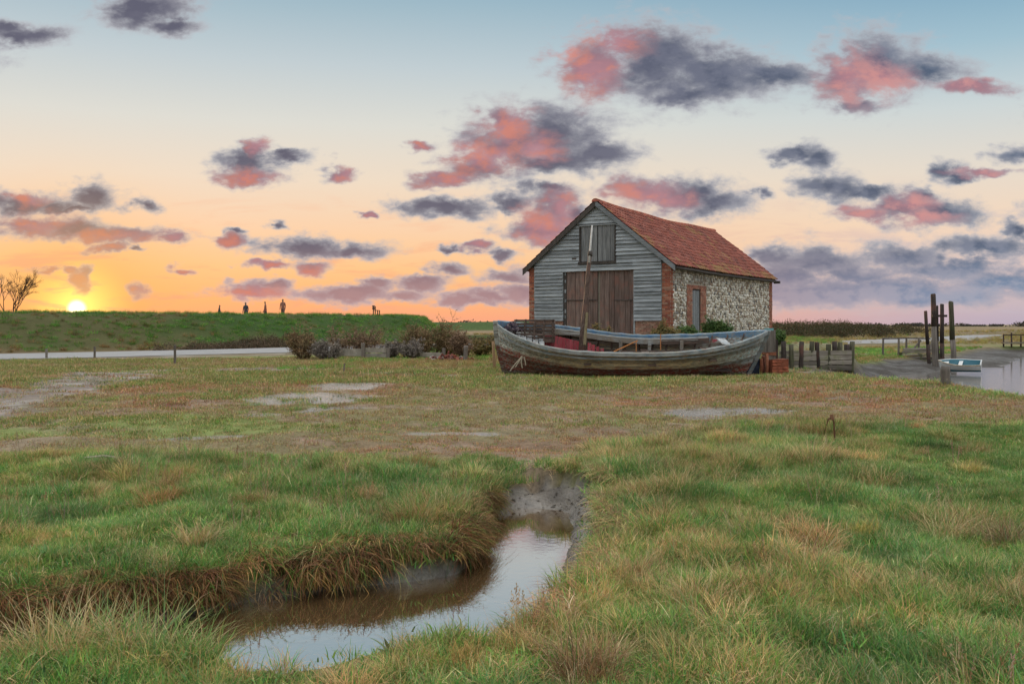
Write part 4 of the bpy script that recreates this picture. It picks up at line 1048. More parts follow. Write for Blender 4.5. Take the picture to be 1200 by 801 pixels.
# ------------------------------------------------------------------ the wrecked boat
BLN = 8.15
boat = empty('wooden_boat', (AT(581.5, 28.9), 29.05, 0.19), 0, (R(10.5), R(0.4), R(-1.0)))
tag(boat, 'derelict wooden clinker boat with peeling paint lying on the grass before the barn', 'boat')
def half_b(t_): return 1.34*max(0.0, (1-abs(2*t_-1)**(3.1 if t_ < .5 else 2.5)))**(0.72 if t_ < .5 else .8)
def sheer(t_):
    return 0.98+0.60*((.5-t_)/.5)**3.4 if t_ < .5 else 0.98+0.44*((t_-.5)/.5)**2.3
def hull_pt(t_, s_, side, off=0.0):
    """t: bow 0 to stern 1; s: keel 0 to sheer 1; side -1 near, +1 far"""
    def raw(tt, ss):
        x0 = .34*(1-ss)**1.6; x1 = BLN-.62*(1-ss)
        p_ = .40+.75*abs(2*tt-1)**2.2
        k_ = .05*abs(2*tt-1)**4
        return Vector((x0+(x1-x0)*tt, half_b(tt)*ss**p_, k_+(sheer(tt)-k_)*ss**1.22))
    p = raw(t_, s_)
    if side > 0: p.z += .26*s_**2*math.exp(-((t_-.22)/.2)**2)
    if off:
        e = .01; ds = raw(t_, min(1, s_+e))-raw(t_, max(0.0, s_-e)); nn = Vector((0, ds.z, -ds.y))
        if nn.length > 1e-6: p = p+nn.normalized()*off
    return Vector((p.x, side*p.y, p.z))
# paint: worn layers laid out along the hull
M_hull, t, b = new_mat('hull_paint')
co = t.node('ShaderNodeTexCoord').outputs['Object']; sp = t.node('ShaderNodeSeparateXYZ'); t.l.new(co, sp.inputs[0])
oi = t.node('ShaderNodeObjectInfo').outputs['Random']
lng = t.noise(t.vec('MULTIPLY', t.vec('ADD', co, t.math('MULTIPLY', oi, 9.0)), (0.9, 7, 7)), 2.6, 6.0, 0.7, 0.3)
fine = t.noise(t.vec('MULTIPLY', co, (3.0, 16, 16)), 3.0, 5.0, 0.7)
patch = t.noise(co, 1.6, 5.0, 0.65)
woodc = t.ramp(t.maprange(fine, .3, .7), [(0, (0.08,0.062,0.048,1)), (.5, (0.25,0.21,0.165,1)), (1, (0.46,0.42,0.35,1))])
hgt = t.math('ADD', sp.outputs[2], t.math('MULTIPLY', t.math('SUBTRACT', patch, .5), .38))
bowd = t.math('ADD', sp.outputs[0], t.math('MULTIPLY', t.math('SUBTRACT', patch, .5), 2.2))
cream = t.mix(t.maprange(lng, .35, .65), (0.60,0.48,0.29,1), (0.40,0.31,0.18,1))
white = t.mix(t.maprange(bowd, 0.5, 1.9), (0.66,0.69,0.67,1), cream)
white = t.mix(t.maprange(bowd, 5.9, 7.2), white, (0.46,0.54,0.56,1))
redp = t.mix(t.maprange(lng, .4, .62), (0.27,0.06,0.045,1), (0.19,0.075,0.05,1))
zl = t.math('SUBTRACT', hgt, t.maprange(sp.outputs[0], 0.1, 2.4, .42, .0))
paint = t.mix(t.maprange(zl, .50, .42), white, redp)
darkb = t.mix(t.maprange(hgt, .22, .10), paint, (0.05,0.035,0.03,1))
peel = t.math('ADD', t.math('MULTIPLY', lng, .55), t.math('MULTIPLY', fine, .45))
tq = t.noise(t.vec('MULTIPLY', co, (0.8, 5, 5)), 3.1, 5.0, .7)
darkb = t.mix(t.math('MULTIPLY', t.maprange(tq, .56, .62), t.maprange(hgt, .5, .75)), darkb, (0.13,0.30,0.33,1))
darkb = t.mix(t.math('MULTIPLY', t.maprange(tq, .42, .36), t.maprange(hgt, .35, .6)), darkb, (0.30,0.075,0.055,1))
fc = t.mix(t.maprange(peel, .485, .53), darkb, woodc)
t.l.new(t.vec('SCALE', fc, t.maprange(oi, 0, 1, .55, 1.3)), b.inputs['Base Color']); b.inputs['Roughness'].default_value = .7; b.inputs['Specular IOR Level'].default_value = .3
bump(t, b, t.math('ADD', lng, fine), .6, .012)
def peel_mat(name, cols, wood=((0.10,0.085,0.07),(0.26,0.23,0.19)), cov=.52, axis=(0.9, 8, 8)):
    m, t, b = new_mat(name)
    co = t.node('ShaderNodeTexCoord').outputs['Object']; oi = t.node('ShaderNodeObjectInfo').outputs['Random']
    n = t.noise(t.vec('MULTIPLY', t.vec('ADD', co, t.math('MULTIPLY', oi, 11.0)), axis), 2.4, 6.0, .7); n2 = t.noise(co, 3.0, 4.0, .6)
    c = t.mix(t.maprange(n2, .35, .65), (*cols[0], 1), (*cols[1], 1)); wd = t.mix(t.maprange(n2, .3, .7), (*wood[0], 1), (*wood[1], 1))
    t.l.new(t.vec('SCALE', t.mix(t.maprange(n, cov, cov+.06), c, wd), t.maprange(oi, 0, 1, .8, 1.2)), b.inputs['Base Color']); b.inputs['Roughness'].default_value = .7
    bump(t, b, n, .5, .01); return m
M_rail = peel_mat('rail_paint', ((0.17,0.22,0.25),(0.36,0.38,0.38)), ((0.14,0.13,0.12),(0.34,0.32,0.30)), .50)
M_blue = peel_mat('blue_rail_paint', ((0.06,0.17,0.34),(0.22,0.33,0.40)), ((0.16,0.15,0.14),(0.36,0.36,0.36)), .52)
M_inner = peel_mat('inner_planking', ((0.10,0.065,0.05),(0.20,0.13,0.10)), ((0.05,0.04,0.035),(0.15,0.12,0.10)), .48)
M_redp = peel_mat('red_panel_paint', ((0.50,0.06,0.085),(0.60,0.14,0.165)), ((0.45,0.30,0.30),(0.20,0.06,0.06)), .56, (8, 8, 0.9))
M_shelf = peel_mat('shelf_paint', ((0.34,0.36,0.36),(0.26,0.22,0.17)), ((0.12,0.095,0.075),(0.30,0.27,0.23)), .50)
M_pale = peel_mat('pale_flaked_paint', ((0.50,0.52,0.53),(0.30,0.34,0.37)), ((0.14,0.12,0.10),(0.30,0.27,0.24)), .50, (5, 5, 5))
NS = 11; NTT = 44
sl = [(i/NS)**1.05 for i in range(NS+1)]
for side_ in (-1, 1):
    for i in range(NS):
        m = MB(); vs, fs = [], []
        nt_ = NTT
        for j in range(nt_+1):
            t_ = .004+.992*j/nt_; wob = random.gauss(0, .002)
            vs += [hull_pt(t_, sl[i], side_, .042+wob), hull_pt(t_, min(1, sl[i+1]+.012), side_, .004+wob), hull_pt(t_, min(1, sl[i+1]+.012), side_, -.018), hull_pt(t_, sl[i], side_, -.010)]
        for j in range(nt_):
            k = 4*j; q_ = [(k+a, k+(a+1) % 4, k+4+(a+1) % 4, k+4+a) for a in range(4)]
            fs += q_ if side_ > 0 else [f[::-1] for f in q_]
        fs += [(0, 3, 2, 1), (4*nt_, 4*nt_+1, 4*nt_+2, 4*nt_+3)]
        m.add(vs, fs); m.build('strake', M_hull, boat, False)
# rubbing strake and gunwale cap
def rail(name, s_, side, out, hgt_, wid, mat, t0=.004, t1=.996, n=44):
    m = MB(); vs, fs = [], []
    for j in range(n+1):
        t_ = t0+(t1-t0)*j/n; p = hull_pt(t_, s_, side); q_ = hull_pt(t_, s_, side, .1)-p; o_ = Vector((0, side, 0)); jz = random.gauss(0, .004)
        a = p+o_*out+Vector((0, 0, jz)); vs += [a+Vector((0, 0, -hgt_)), a, a-o_*wid, a-o_*wid+Vector((0, 0, -hgt_))]
    for j in range(n):
        k = 4*j; q_ = [(k+a, k+(a+1) % 4, k+4+(a+1) % 4, k+4+a) for a in range(4)]
        fs += q_ if side > 0 else [f[::-1] for f in q_]
    fs += [(0, 3, 2, 1), (4*n, 4*n+1, 4*n+2, 4*n+3)]
    m.add(vs, fs); return m.build(name, mat, boat)
rail('rubbing_strake', .86, -1, .055, .06, .07, M_rail, .03, .97); rail('rubbing_strake', .86, 1, .055, .06, .07, M_rail, .03, .97)
rail('gunwale', 1.0, -1, .05, .10, .15, M_rail)
rail('gunwale', 1.0, 1, .05, .17, .17, M_blue)
rail('stringer', .80, 1, -.03, .09, .06, M_shelf, .08, .92); rail('stringer', .62, 1, -.03, .08, .05, M_inner, .08, .92); rail('stringer', .80, -1, -.03, .09, .06, M_inner, .08, .92)
# stem, stern post, keel
def post_curve(name, pts, w, d, mat):
    m = MB(); vs, fs = [], []
    for (x_, z_) in pts: vs += [(x_-d, -w, z_), (x_-d, w, z_), (x_+d, w, z_), (x_+d, -w, z_)]
    n = len(pts)
    for j in range(n-1):
        k = 4*j; fs += [(k+a, k+(a+1) % 4, k+4+(a+1) % 4, k+4+a) for a in range(4)]
    fs += [(3, 2, 1, 0), (4*n-4, 4*n-3, 4*n-2, 4*n-1)]; m.add(vs, fs); return m.build(name, mat, boat)
post_curve('stem', [(.34*(1-s_)**1.6-.03, s_**1.22*1.66-.02) for s_ in [i/12 for i in range(13)]], .06, .07, M_hull)
post_curve('stern_post', [(BLN-.62*(1-s_)+.02, s_**1.22*1.46-.05) for s_ in [i/12 for i in range(13)]], .055, .06, M_rail)
m = MB(); m.box((.3, -.06, -.10), (BLN-.55, .06, .04)); m.build('keel', M_hull, boat)
# frames inside
for side_ in (-1, 1):
    for i in range(17):
        t_ = .07+.86*i/16; m = MB(); m.tube([hull_pt(t_, s_, side_, -.045) for s_ in (.06, .2, .4, .6, .8, .97)], [.03]*6, 4); m.build('rib', M_inner, boat)
# sole boards
for i in range(6):
    m = MB(); yo = -.55+i*.19; m.box((1.2, yo, .26+.01*random.random()), (7.0, yo+.17, .29), jit=.01); m.build('sole_board', M_inner, boat)
# side deck and its coaming on the far side
def lengthwise(name, t0, t1, y_in, y_out, dz0, dz1, mat, n=14, taper=0):
    m = MB(); vs, fs = [], []
    for j in range(n+1):
        t_ = t0+(t1-t0)*j/n; p = hull_pt(t_, 1.0, 1); yb_ = p.y
        vs += [(p.x, yb_-y_out, p.z+dz0), (p.x, yb_-y_out, p.z+dz1), (p.x, yb_-y_in, p.z+dz1), (p.x, yb_-y_in, p.z+dz0)]
    for j in range(n):
        k = 4*j; fs += [(k+a, k+(a+1) % 4, k+4+(a+1) % 4, k+4+a) for a in range(4)]
    fs += [(0, 3, 2, 1), (4*n, 4*n+1, 4*n+2, 4*n+3)]; m.add(vs, fs); return m.build(name, mat, boat)
lengthwise('deck_board', .17, .80, .13, .30, -.11, -.08, M_rail); lengthwise('deck_board', .17, .76, .305, .46, -.115, -.085, M_shelf)
lengthwise('coaming', .17, .62, .462, .50, -.20, -.04, M_shelf); lengthwise('coaming', .625, .80, .42, .455, -.22, -.06, M_inner)
for t_ in (.47, .58, .70):
    p = hull_pt(t_, 1.0, 1); m = MB(); m.box((p.x-.05, p.y-.52, .45), (p.x+.05, p.y-.44, p.z-.12)); m.build('deck_post', M_shelf, boat)
# red tongue-and-groove panel
x0, x1 = 1.42, 2.70
for i in range(11):
    m = MB(); xa = x0+(x1-x0)*i/11; m.box((xa+.005, .62, .42), (xa+(x1-x0)/11-.005, .645, 1.14-.026*i), jit=.003); m.build('red_board', M_redp, boat)
for i, xa in enumerate((2.80, 2.92, 3.06, 3.20)):
    m = MB(); m.box((xa, .64, .42), (xa+.10, .66, .86-.06*i), jit=.008); m.build('red_board', M_redp, boat)
m = MB(); m.box((1.42, .66, 1.10), (2.7, .74, 1.14)); mm = m.build('panel_cap', M_shelf, boat)
for i in range(5):
    m = MB(); m.box((2.9+i*.9, .60, .50+.02*i), (3.7+i*.9, .63, .60+.02*i), jit=.02); m.build('lining_plank', M_inner, boat)
# flaked foredeck bulkhead and boards
for i in range(7):
    m = MB(); xa = .72+i*.105; yv = half_b(xa/BLN)*.55; m.box((xa+.004, .1, .70), (xa+.1, .13, 1.12-.012*i), jit=.006); m.build('bulkhead_board', M_pale, boat)
for i in range(5):
    t_ = .07+.022*i; wv = half_b(t_)*.9; m = MB(); zt_ = sheer(t_)-.16; m.box((hull_pt(t_, 1, 1).x, -wv, zt_), (hull_pt(t_, 1, 1).x+.15, wv*.8, zt_+.03), jit=.012); m.build('foredeck_board', M_pale, boat)
# aft bits
for i in range(6):
    xa = 5.7+i*.24; m = MB(); yv = half_b(xa/BLN); m.box((xa, yv-.22, sheer(xa/BLN)-.42), (xa+.2, yv-.19, sheer(xa/BLN)-.16), jit=.01); m.build('bulwark_board', M_pale if i % 2 else M_redp, boat)
m = MB(); m.box((6.75, -.3, 1.02), (7.0, .6, 1.05), jit=.02); m.build('deck_board', M_pale, boat)
for t_ in (.33, .56, .78):
    m = MB(); wv = half_b(t_)*.93; xq = hull_pt(t_, 1, 1).x; m.box((xq-.11, -wv, sheer(t_)-.42), (xq+.11, wv, sheer(t_)-.37), jit=.01); m.build('thwart', M_inner, boat)
# mast stump with its pale topmast
def boat_at(px, py, d):                       # picture point at a depth -> boat frame
    boat_m = Matrix.LocRotScale(boat.location, boat.rotation_euler, None); return boat_m.inverted() @ Vector((AT(px, d), d, ZAT(py, d)))
M_mast = wood_mat('mast_timber', [(0.06,0.04,0.032),(0.13,0.085,0.07),(0.21,0.16,0.13)], 'Z', .8, .8, .1, (0.17,0.075,0.055))
M_pole = wood_mat('pale_pole', [(0.40,0.39,0.37),(0.56,0.55,0.53),(0.66,0.65,0.63)], 'Z', .8, .7, .1)
m = MB(); m.tube([boat_at(681.5, 420, 28.6), boat_at(684, 385, 28.75), boat_at(687.5, 345, 28.9), boat_at(689.3, 318, 29.0), boat_at(691.5, 297, 29.1)], [.125, .105, .078, .062, .055], 8); mast = m.build('mast', M_mast, boat, True)
m = MB(); m.tube([boat_at(690.3, 308, 29.0), boat_at(691.8, 290, 29.1), boat_at(694, 264, 29.3)], [.035, .032, .024], 6); m.build('topmast', M_pole, mast, True)
m = MB(); m.tube([boat_at(691.5, 300, 29.08), boat_at(691.8, 294.5, 29.1)], [.075, .07], 8); m.build('mast_band', M_dark, mast, True)
m = MB(); m.tube([boat_at(685, 404, 28.55), boat_at(688, 366, 28.65)], [.05, .04], 5); m.build('broken_post', wood_mat('yellowed_timber', [(0.22,0.17,0.09),(0.38,0.31,0.18),(0.46,0.40,0.27)], 'Z'), boat)
# orange stick leaning inside and two rusty stanchions
M_or = col_mat('orange_rust', .7, 20, .7, 1.2)
m = MB(); m.tube([boat_at(719, 412, 28.4), boat_at(747, 399, 29.2)], [.022, .018], 5, (0.50, 0.20, 0.06)); m.build('orange_stick', M_or, boat)
m = MB(); m.tube([boat_at(745.5, 412, 29.0), boat_at(745.5, 399.5, 29.1)], [.018, .016], 5, (0.42, 0.17, 0.06)); m.build('stanchion', M_or, boat)
m = MB(); m.tube([boat_at(774, 410, 29.0), boat_at(774.2, 391, 29.1)], [.018, .016], 5, (0.42, 0.17, 0.06)); m.build('stanchion', M_or, boat)
# hanging rope ends at the bow
M_rope = col_mat('rope', .9, 30, .7, 1.2)
for (pa, pb) in (((612, 417), (604, 430)), ((612, 417), (612, 431)), ((614, 418), (616, 428)), ((612, 417), (598, 434))):
    d_ = 28.05; a_, c_ = boat_at(*pa, d_), boat_at(*pb, d_-.05); m = MB(); mid = (a_+c_)/2+Vector((random.gauss(0, .02), -.02, 0)); m.tube([a_, mid, c_], [.018]*3, 5, (0.42, 0.36, 0.27)); m.build('rope_end', M_rope, boat)
# rusty rudder irons under the raked stern
m = MB(); m.tube([(BLN-.10, 0, .62), (BLN-.06, .0, -.12)], [.055, .06], 6, (0.20, 0.075, 0.05)); m.build('rudder_iron', M_iron, boat)
m = MB(); m.box((BLN-.62, -.02, .02), (BLN-.20, .02, .52), (0.035, 0.045, 0.075), .02); m.build('rudder_blade', M_iron, boat)
m = MB(); m.box((BLN-1.6, -.10, -.14), (BLN-.25, .02, .08), (0.16, 0.085, 0.06), .03); m.build('skeg', M_iron, boat)

# things lying in the boat
bm = Matrix.LocRotScale(boat.location, boat.rotation_euler, None)
M_slat = wood_mat('crate_slat', [(0.06,0.042,0.034),(0.12,0.085,0.07),(0.19,0.14,0.115)], 'X', 1.2, .85, .3)
cr = empty('slatted_crate', bm @ Vector((.55, .20, .95)), 0, (R(9), 0, R(-4))); tag(cr, 'dark brown slatted wooden crate standing in the bow of the wrecked boat', 'crate')
cw_, cd_, ch_ = 1.18, .62, .62
for xs_ in (0, .29, .58, .87, cw_-.05):
    for yv in (0, cd_):
        m = MB(); m.box((xs_, yv-.075, 0), (xs_+.05, yv-.05, ch_), jit=.005); m.build('upright', M_slat, cr)
for r_ in range(6):
    for yv in (-.045, cd_+.025):
        m = MB(); m.box((-.02, yv, .01+r_*.105), (cw_+.02, yv+.02, .01+r_*.105+.068), jit=.006); m.build('slat', M_slat, cr)
    for xv in (-.045, cw_+.025):
        m = MB(); m.box((xv, -.02, .01+r_*.105), (xv+.02, cd_+.02, .01+r_*.105+.068), jit=.006); m.build('slat', M_slat, cr)
m = MB(); m.box((0, 0, 0), (cw_, cd_, .03)); m.build('base_board', M_slat, cr)
nt = MB(); rnd = random.Random(3)
for _ in range(420):
    a = rnd.uniform(0, 6.28); r_ = abs(rnd.gauss(0, .13)); p = Vector((r_*math.cos(a)*1.1, r_*math.sin(a), .02+max(0, .26-.9*r_)*rnd.random()))
    d_ = Vector((rnd.gauss(0, 1), rnd.gauss(0, 1), rnd.gauss(0, .5))).normalized()*.07
    nt.tube([p-d_, p+Vector((0, 0, .02)), p+d_], [.008]*3, 3, rnd.choice([(0.07,0.05,0.09),(0.11,0.08,0.12),(0.05,0.05,0.07),(0.32,0.24,0.28),(0.5,0.42,0.42)]), False)
net = nt.build('fishing_net', M_rope); net.location = bm @ Vector((.46, .02, 1.34)); tag(net, 'tangled purple and white fishing net heaped in the bow of the boat', 'net')

# ------------------------------------------------------------------ timber by the quay
def rough_post(name, x, y, z0, z1, r, mat, lean=(0, 0), n=7, parent=None, taper=.85, square=False, seg=5):
    m = MB(); pts = []; rr = []
    for i in range(seg+1):
        f = i/seg; pts.append((lean[0]*f+random.gauss(0, r*.06), lean[1]*f+random.gauss(0, r*.06), (z1-z0)*f)); rr.append(r*(1-(1-taper)*f)*random.uniform(.94, 1.06))
    m.tube(pts, rr, 4 if square else n)
    o = m.build(name, mat, parent, not square); o.location = (x, y, z0); return o
M_algae = wood_mat('algae_timber', [(0.05,0.05,0.028),(0.11,0.105,0.065),(0.20,0.18,0.14)], 'Z', 1.0, .85, .3, (0.075,0.10,0.035))
M_tarry = wood_mat('tarred_pole', [(0.022,0.018,0.016),(0.055,0.042,0.036),(0.10,0.08,0.07)], 'Z', .8, .75, .2, (0.13,0.06,0.045))
M_bleach = wood_mat('bleached_pole', [(0.08,0.068,0.056),(0.18,0.155,0.135),(0.29,0.26,0.23)], 'Z', .8, .8, .2)
M_plank = wood_mat('quay_plank', [(0.13,0.11,0.09),(0.26,0.23,0.19),(0.38,0.34,0.29)], 'X', .9, .85, .45, (0.14,0.15,0.07))

rv = empty('timber_revetment', (AT(913, 32.5), 32.5, 0.1)); tag(rv, 'low rotting timber quay revetment of upright posts and horizontal planks beside the boat stern', 'revetment')
rx, ry, rzb = rv.location
PX = [918.5, 927, 937, 948.5, 957.5, 969, 977, 984, 992, 997]
for i, p in enumerate(PX):
    d_ = 32.55+.05*i; top = ZAT(403+random.uniform(-1.5, 2.5) if i % 3 else 401.5, d_); bw = random.uniform(.075, .105)
    o = rough_post('post', AT(p, d_)-rx, d_-ry-.10, -.15, top-rzb+.05, bw, M_algae if i % 2 else M_tarry, (random.gauss(0, .03), 0), 7, rv, .92)
for r_ in range(4):
    for s_ in range(2):
        x0_, x1_ = (0, 1.28) if s_ == 0 else (1.30, 2.52)
        m = MB(); zz2 = .05+r_*.17; m.box((x0_+random.uniform(-.03, .03), .02+.11*s_, zz2), (x1_, .07+.11*s_, zz2+.15), jit=.015); m.build('plank', M_plank, rv)
# concrete kerb and rusty block
M_conc, t, b = new_mat('weathered_concrete'); g = t.node('ShaderNodeTexCoord').outputs['Object']; n = t.noise(g, 4, 6, .65)
t.l.new(t.mix(t.maprange(n, .3, .7), (0.20,0.18,0.15,1), (0.44,0.40,0.34,1)), b.inputs['Base Color']); b.inputs['Roughness'].default_value = .9; bump(t, b, n, .5, .02)
bx_, by_ = AT(911.5, 28.6), 28.6; zb_ = H(bx_, by_)-.03
m = MB(); M_ = Matrix.Rotation(R(6), 4, 'Z'); m.box((-.24, -.2, 0), (.24, .2, .50), (0.26, 0.085, 0.05), .025, M_)
for k_ in range(5): m.box((-.25, -.215, .04+k_*.095), (.25, -.19, .09+k_*.095), (0.33, 0.10, 0.055), .012, M_)
ib = m.build('iron_block', M_iron); ib.location = (bx_, by_, zb_); ib['kind'] = 'thing'; tag(ib, 'rusty red-brown square iron block on the gravel right of the boat stern', 'block')
# thick weathered stump post behind the stern
st = empty('mooring_stump', (AT(901, 31.2), 31.2, H(AT(901, 31.2), 31.2)-.1)); tag(st, 'thick grey square timber stump post just behind the stern of the wrecked boat', 'post')
zt_ = ZAT(387, 31.2)-st.location.z; m = MB(); m.box((-.17, -.15, 0), (.17, .15, zt_), (1, 1, 1), .02); m.build('post_body', M_bleach, st)
m = MB(); m.box((.19, -.1, -.1), (.27, .02, zt_*.78), (1, 1, 1), .015); m.build('brace_post', M_tarry, st)
m = MB(); m.box((-.19, -.17, zt_*.42), (.19, .17, zt_*.49), (0.24, 0.09, 0.05), .01); m.build('rust_band', M_iron, st)
m = MB(); m.box((-.12, -.12, zt_+.0), (.12, .12, zt_+.07), (0.16, 0.38, 0.40), .006); m.build('teal_cap', M_or, st)
for i, (p, h_, cc) in enumerate(((892, .6, (0.25, 0.09, 0.05)), (896.5, .75, (0.30, 0.12, 0.07)))):
    x_ = AT(p, 28.75); o = MB(); o.tube([(0, 0, 0), (.02, 0, h_*.5), (.0, 0, h_)], [.05, .055, .045], 6, cc); q_ = o.build('iron_stake', M_iron, None, True); q_.location = (x_, 28.75-.2*i, H(x_, 28.75)-.08)
    tag(q_, ('short', 'taller')[i]+' rusty iron stake standing under the raked stern of the boat', 'stake')

# mooring poles at the creek edge
def pole(px, ptop, pbase, d, r, mats, label, leanpx=0, name='mooring_pole', split=.45):
    x_ = AT(px, d); zb_ = min(H(x_, d), ZAT(pbase, d))-.35; zt_ = ZAT(ptop, d); e = empty(name, (x_, d, zb_)); tag(e, label, 'pole', 'mooring poles at the creek edge')
    lx = leanpx/F*d; h_ = zt_-zb_
    m = MB(); m.tube([(lx*f+random.gauss(0, .008), 0, h_*f) for f in (0, .2*split, .6*split, split)], [r*1.12, r*1.08, r*1.02, r], 8); m.build('shaft', mats[0], e, True)
    m = MB(); m.tube([(lx*f+random.gauss(0, .008), 0, h_*f) for f in (split, .5*(1+split), .99, 1.0)], [r*.99, r*.95, r*.9, r*.7], 8); m.build('shaft_head', mats[1], e, True)
    return e, h_
p0, h0 = pole(1089.5, 364, 426, 43.0, .085, (M_tarry, M_tarry), 'short dark leaning mooring pole, leftmost of the cluster', -5)
p1, h1 = pole(1096.5, 344, 436, 42.0, .125, (M_bleach, M_tarry), 'tallest thick mooring pole with bleached lower half and dark red top', -3, split=.62)
m = MB(); m.box((-.22, -.2, h1*.73), (.42, -.15, h1*.73+.1)); m.build('cross_bar', M_tarry, p1)
p2, h2 = pole(1098.5, 358, 424, 43.4, .085, (M_tarry, M_tarry), 'thin dark mooring pole close behind the tallest one', -1)
p3, h3 = pole(1104, 356, 430, 43.0, .10, (M_tarry, M_tarry), 'straight near-black mooring pole, fourth from the left of the cluster', 0)
p4, h4 = pole(1118, 353, 416, 45.5, .13, (M_bleach, M_algae), 'greenish mooring pole leaning slightly left, rightmost of the cluster', -4)
# short sawn post in the grass
sx_, sy_ = P(1108, 457, .10); zb_ = H(sx_, sy_)
o = rough_post('sawn_post', sx_, sy_, zb_-.15, ZAT(429, sy_), .115, M_bleach, (0, 0), 9, None, .97); tag(o, 'short grey sawn-off wooden post in the grass in front of the dinghy', 'post')
# broken jetty
jd = 46.0; jt = empty('broken_jetty', (AT(1034, jd), jd, ZAT(415, jd))); tag(jt, 'collapsed grey timber jetty with a thin handrail left of the mooring poles', 'jetty')
jx, jy, jz = jt.location
rail_z = ZAT(396.5, jd)-jz
m = MB(); m.tube([(0, 0, rail_z), (1.2, .05, rail_z+.02), (2.35, .1, rail_z)], [.045, .04, .045], 6); m.build('handrail', M_bleach, jt)
for xo in (.03, .78, 1.15, 1.75):
    m = MB(); m.tube([(xo, .02, -.3), (xo+.02, .02, rail_z)], [.055, .045], 6); m.build('rail_post', M_bleach, jt)
m = MB(); m.tube([(1.45, -.1, .25), (1.85, .0, rail_z-.08)], [.045, .04], 6); m.build('brace', M_bleach, jt)
m = MB(); m.tube([(2.1, -.2, -.2), (2.45, .0, rail_z+.05)], [.07, .06], 6); m.build('brace', M_bleach, jt)
for i in range(5):
    m = MB(); m.box((.55+random.uniform(-.3, .3), -.6-.22*i, .22-.13*i), (2.3+random.uniform(-.3, .2), -.40-.22*i, .30-.13*i), (1, 1, 1), .03); m.build('deck_plank', M_plank, jt)
for xo, yo in ((.5, -.9), (1.3, -1.2), (1.9, -1.6), (2.3, -1.1)):
    m = MB(); m.tube([(xo, yo, -1.1), (xo+.03, yo, .12-.2*abs(yo+.9))], [.10, .09], 7); m.build('pile', M_algae, jt)
# far landing stage at the right edge
fd_ = 66.0; ft = empty('landing_stage', (AT(1176, fd_), fd_, ZAT(408, fd_))); tag(ft, 'small dark landing stage with thin rails at the far bend of the creek', 'jetty')
for i, xo in enumerate((0, .55, 1.2, 1.75, 2.3)):
    m = MB(); m.tube([(xo, 0, -.5), (xo, 0, .98+.12*math.sin(i*2.1))], [.06, .05], 6); m.build('rail_post', M_tarry, ft)
m = MB(); m.tube([(-.05, 0, .92), (2.4, 0, .96)], [.04, .04], 6); m.build('handrail', M_tarry, ft)
for i in range(3):
    m = MB(); m.box((-.1, -.5+.25*i, .34), (2.6, -.3+.25*i, .42), (1, 1, 1), .02); m.build('deck_plank', M_plank, ft)

# ------------------------------------------------------------------ the dinghy
dd = 38.8; dg = empty('dinghy', (AT(1100.5, dd), dd, H(AT(1112, dd), dd)+.02), R(-30)); tag(dg, 'small white rowing dinghy with a turquoise inside stranded on the mud', 'dinghy')
dg.location.z = max(CZ-.03, H(AT(1118, dd), dd-.3)-.02); DLN = 1.72; dg.scale = (.9, .8, .8); dg.rotation_euler = (R(13), R(-2), R(-30)); dg.location.z += .06
def dpt(t_, s_, side, off=0):
    bb = .60*(1-(1-min(1, t_/.62))**2.2)*(1-.18*max(0, (t_-.62)/.38)); sh = .46+.16*(1-t_)**2
    x_ = DLN*t_+.10*(1-s_)*(1-t_)-.0; y_ = bb*s_**(.42+.5*(1-t_)); return Vector((x_, side*max(0, y_+off), .02+sh*s_**1.3))
def dskin(name, s0, s1, off, mat, flip=False):
    m = MB(); vs, fs = [], []; ns, nt2 = 5, 16
    prof = [(-1, s0+(s1-s0)*(1-k/ns)) for k in range(ns)]+[(1, s0+(s1-s0)*k/ns) for k in range(ns+1)] if s0 == 0 else None
    if prof is None: return None
    if True: prof = [(-1, s1*(1-k/ns)) for k in range(ns)]+[(1, s1*k/ns) for k in range(ns+1)]
    for j in range(nt2+1):
        for (sd2, s_) in prof: p = dpt(j/nt2, s_, sd2, off); p.z -= off*.6; vs.append(p)
    w_ = len(prof)
    for j in range(nt2):
        for k in range(w_-1): q_ = (j*w_+k, j*w_+k+1, (j+1)*w_+k+1, (j+1)*w_+k); fs.append(q_ if not flip else q_[::-1])
    tr = tuple(nt2*w_+k for k in range(w_)); fs.append(tr if not flip else tr[::-1])
    m.add(vs, fs, (1, 1, 1)); return m.build(name, mat, dg, False)
def paint_mat(name, c, c2, th=.6, ro=.35):
    m, t, b = new_mat(name); g = t.node('ShaderNodeTexCoord').outputs['Object']; n = t.noise(g, 5, 5, .65)
    t.l.new(t.mix(t.maprange(n, th, th+.08), (*c, 1), (*c2, 1)), b.inputs['Base Color']); b.inputs['Roughness'].default_value = ro; bump(t, b, n, .1, .01); return m
M_dw = paint_mat('white_gelcoat', (0.74,0.76,0.76), (0.52,0.53,0.50)); M_dt = paint_mat('turquoise_paint', (0.035,0.17,0.23), (0.10,0.26,0.31)); M_dr = paint_mat('tan_fender', (0.42,0.33,0.22), (0.6,0.52,0.4), .5, .7)
dskin('hull', 0, 1, 0, M_dw); dskin('interior', 0, .985, -.02, M_dt, True)
for sd2 in (-1, 1):
    m = MB(); m.tube([dpt(j/16, 1, sd2, .01) for j in range(17)], [.028]*17, 6); m.build('gunwale', M_dr if sd2 < 0 else M_dw, dg, True)
m = MB(); m.tube([dpt(1, 1, s_) for s_ in (-1, -.5, 0, .5, 1)] if False else [dpt(1, 1, -1), (DLN, 0, .50), dpt(1, 1, 1)], [.03]*3, 6); m.build('transom_rail', M_dw, dg, True)
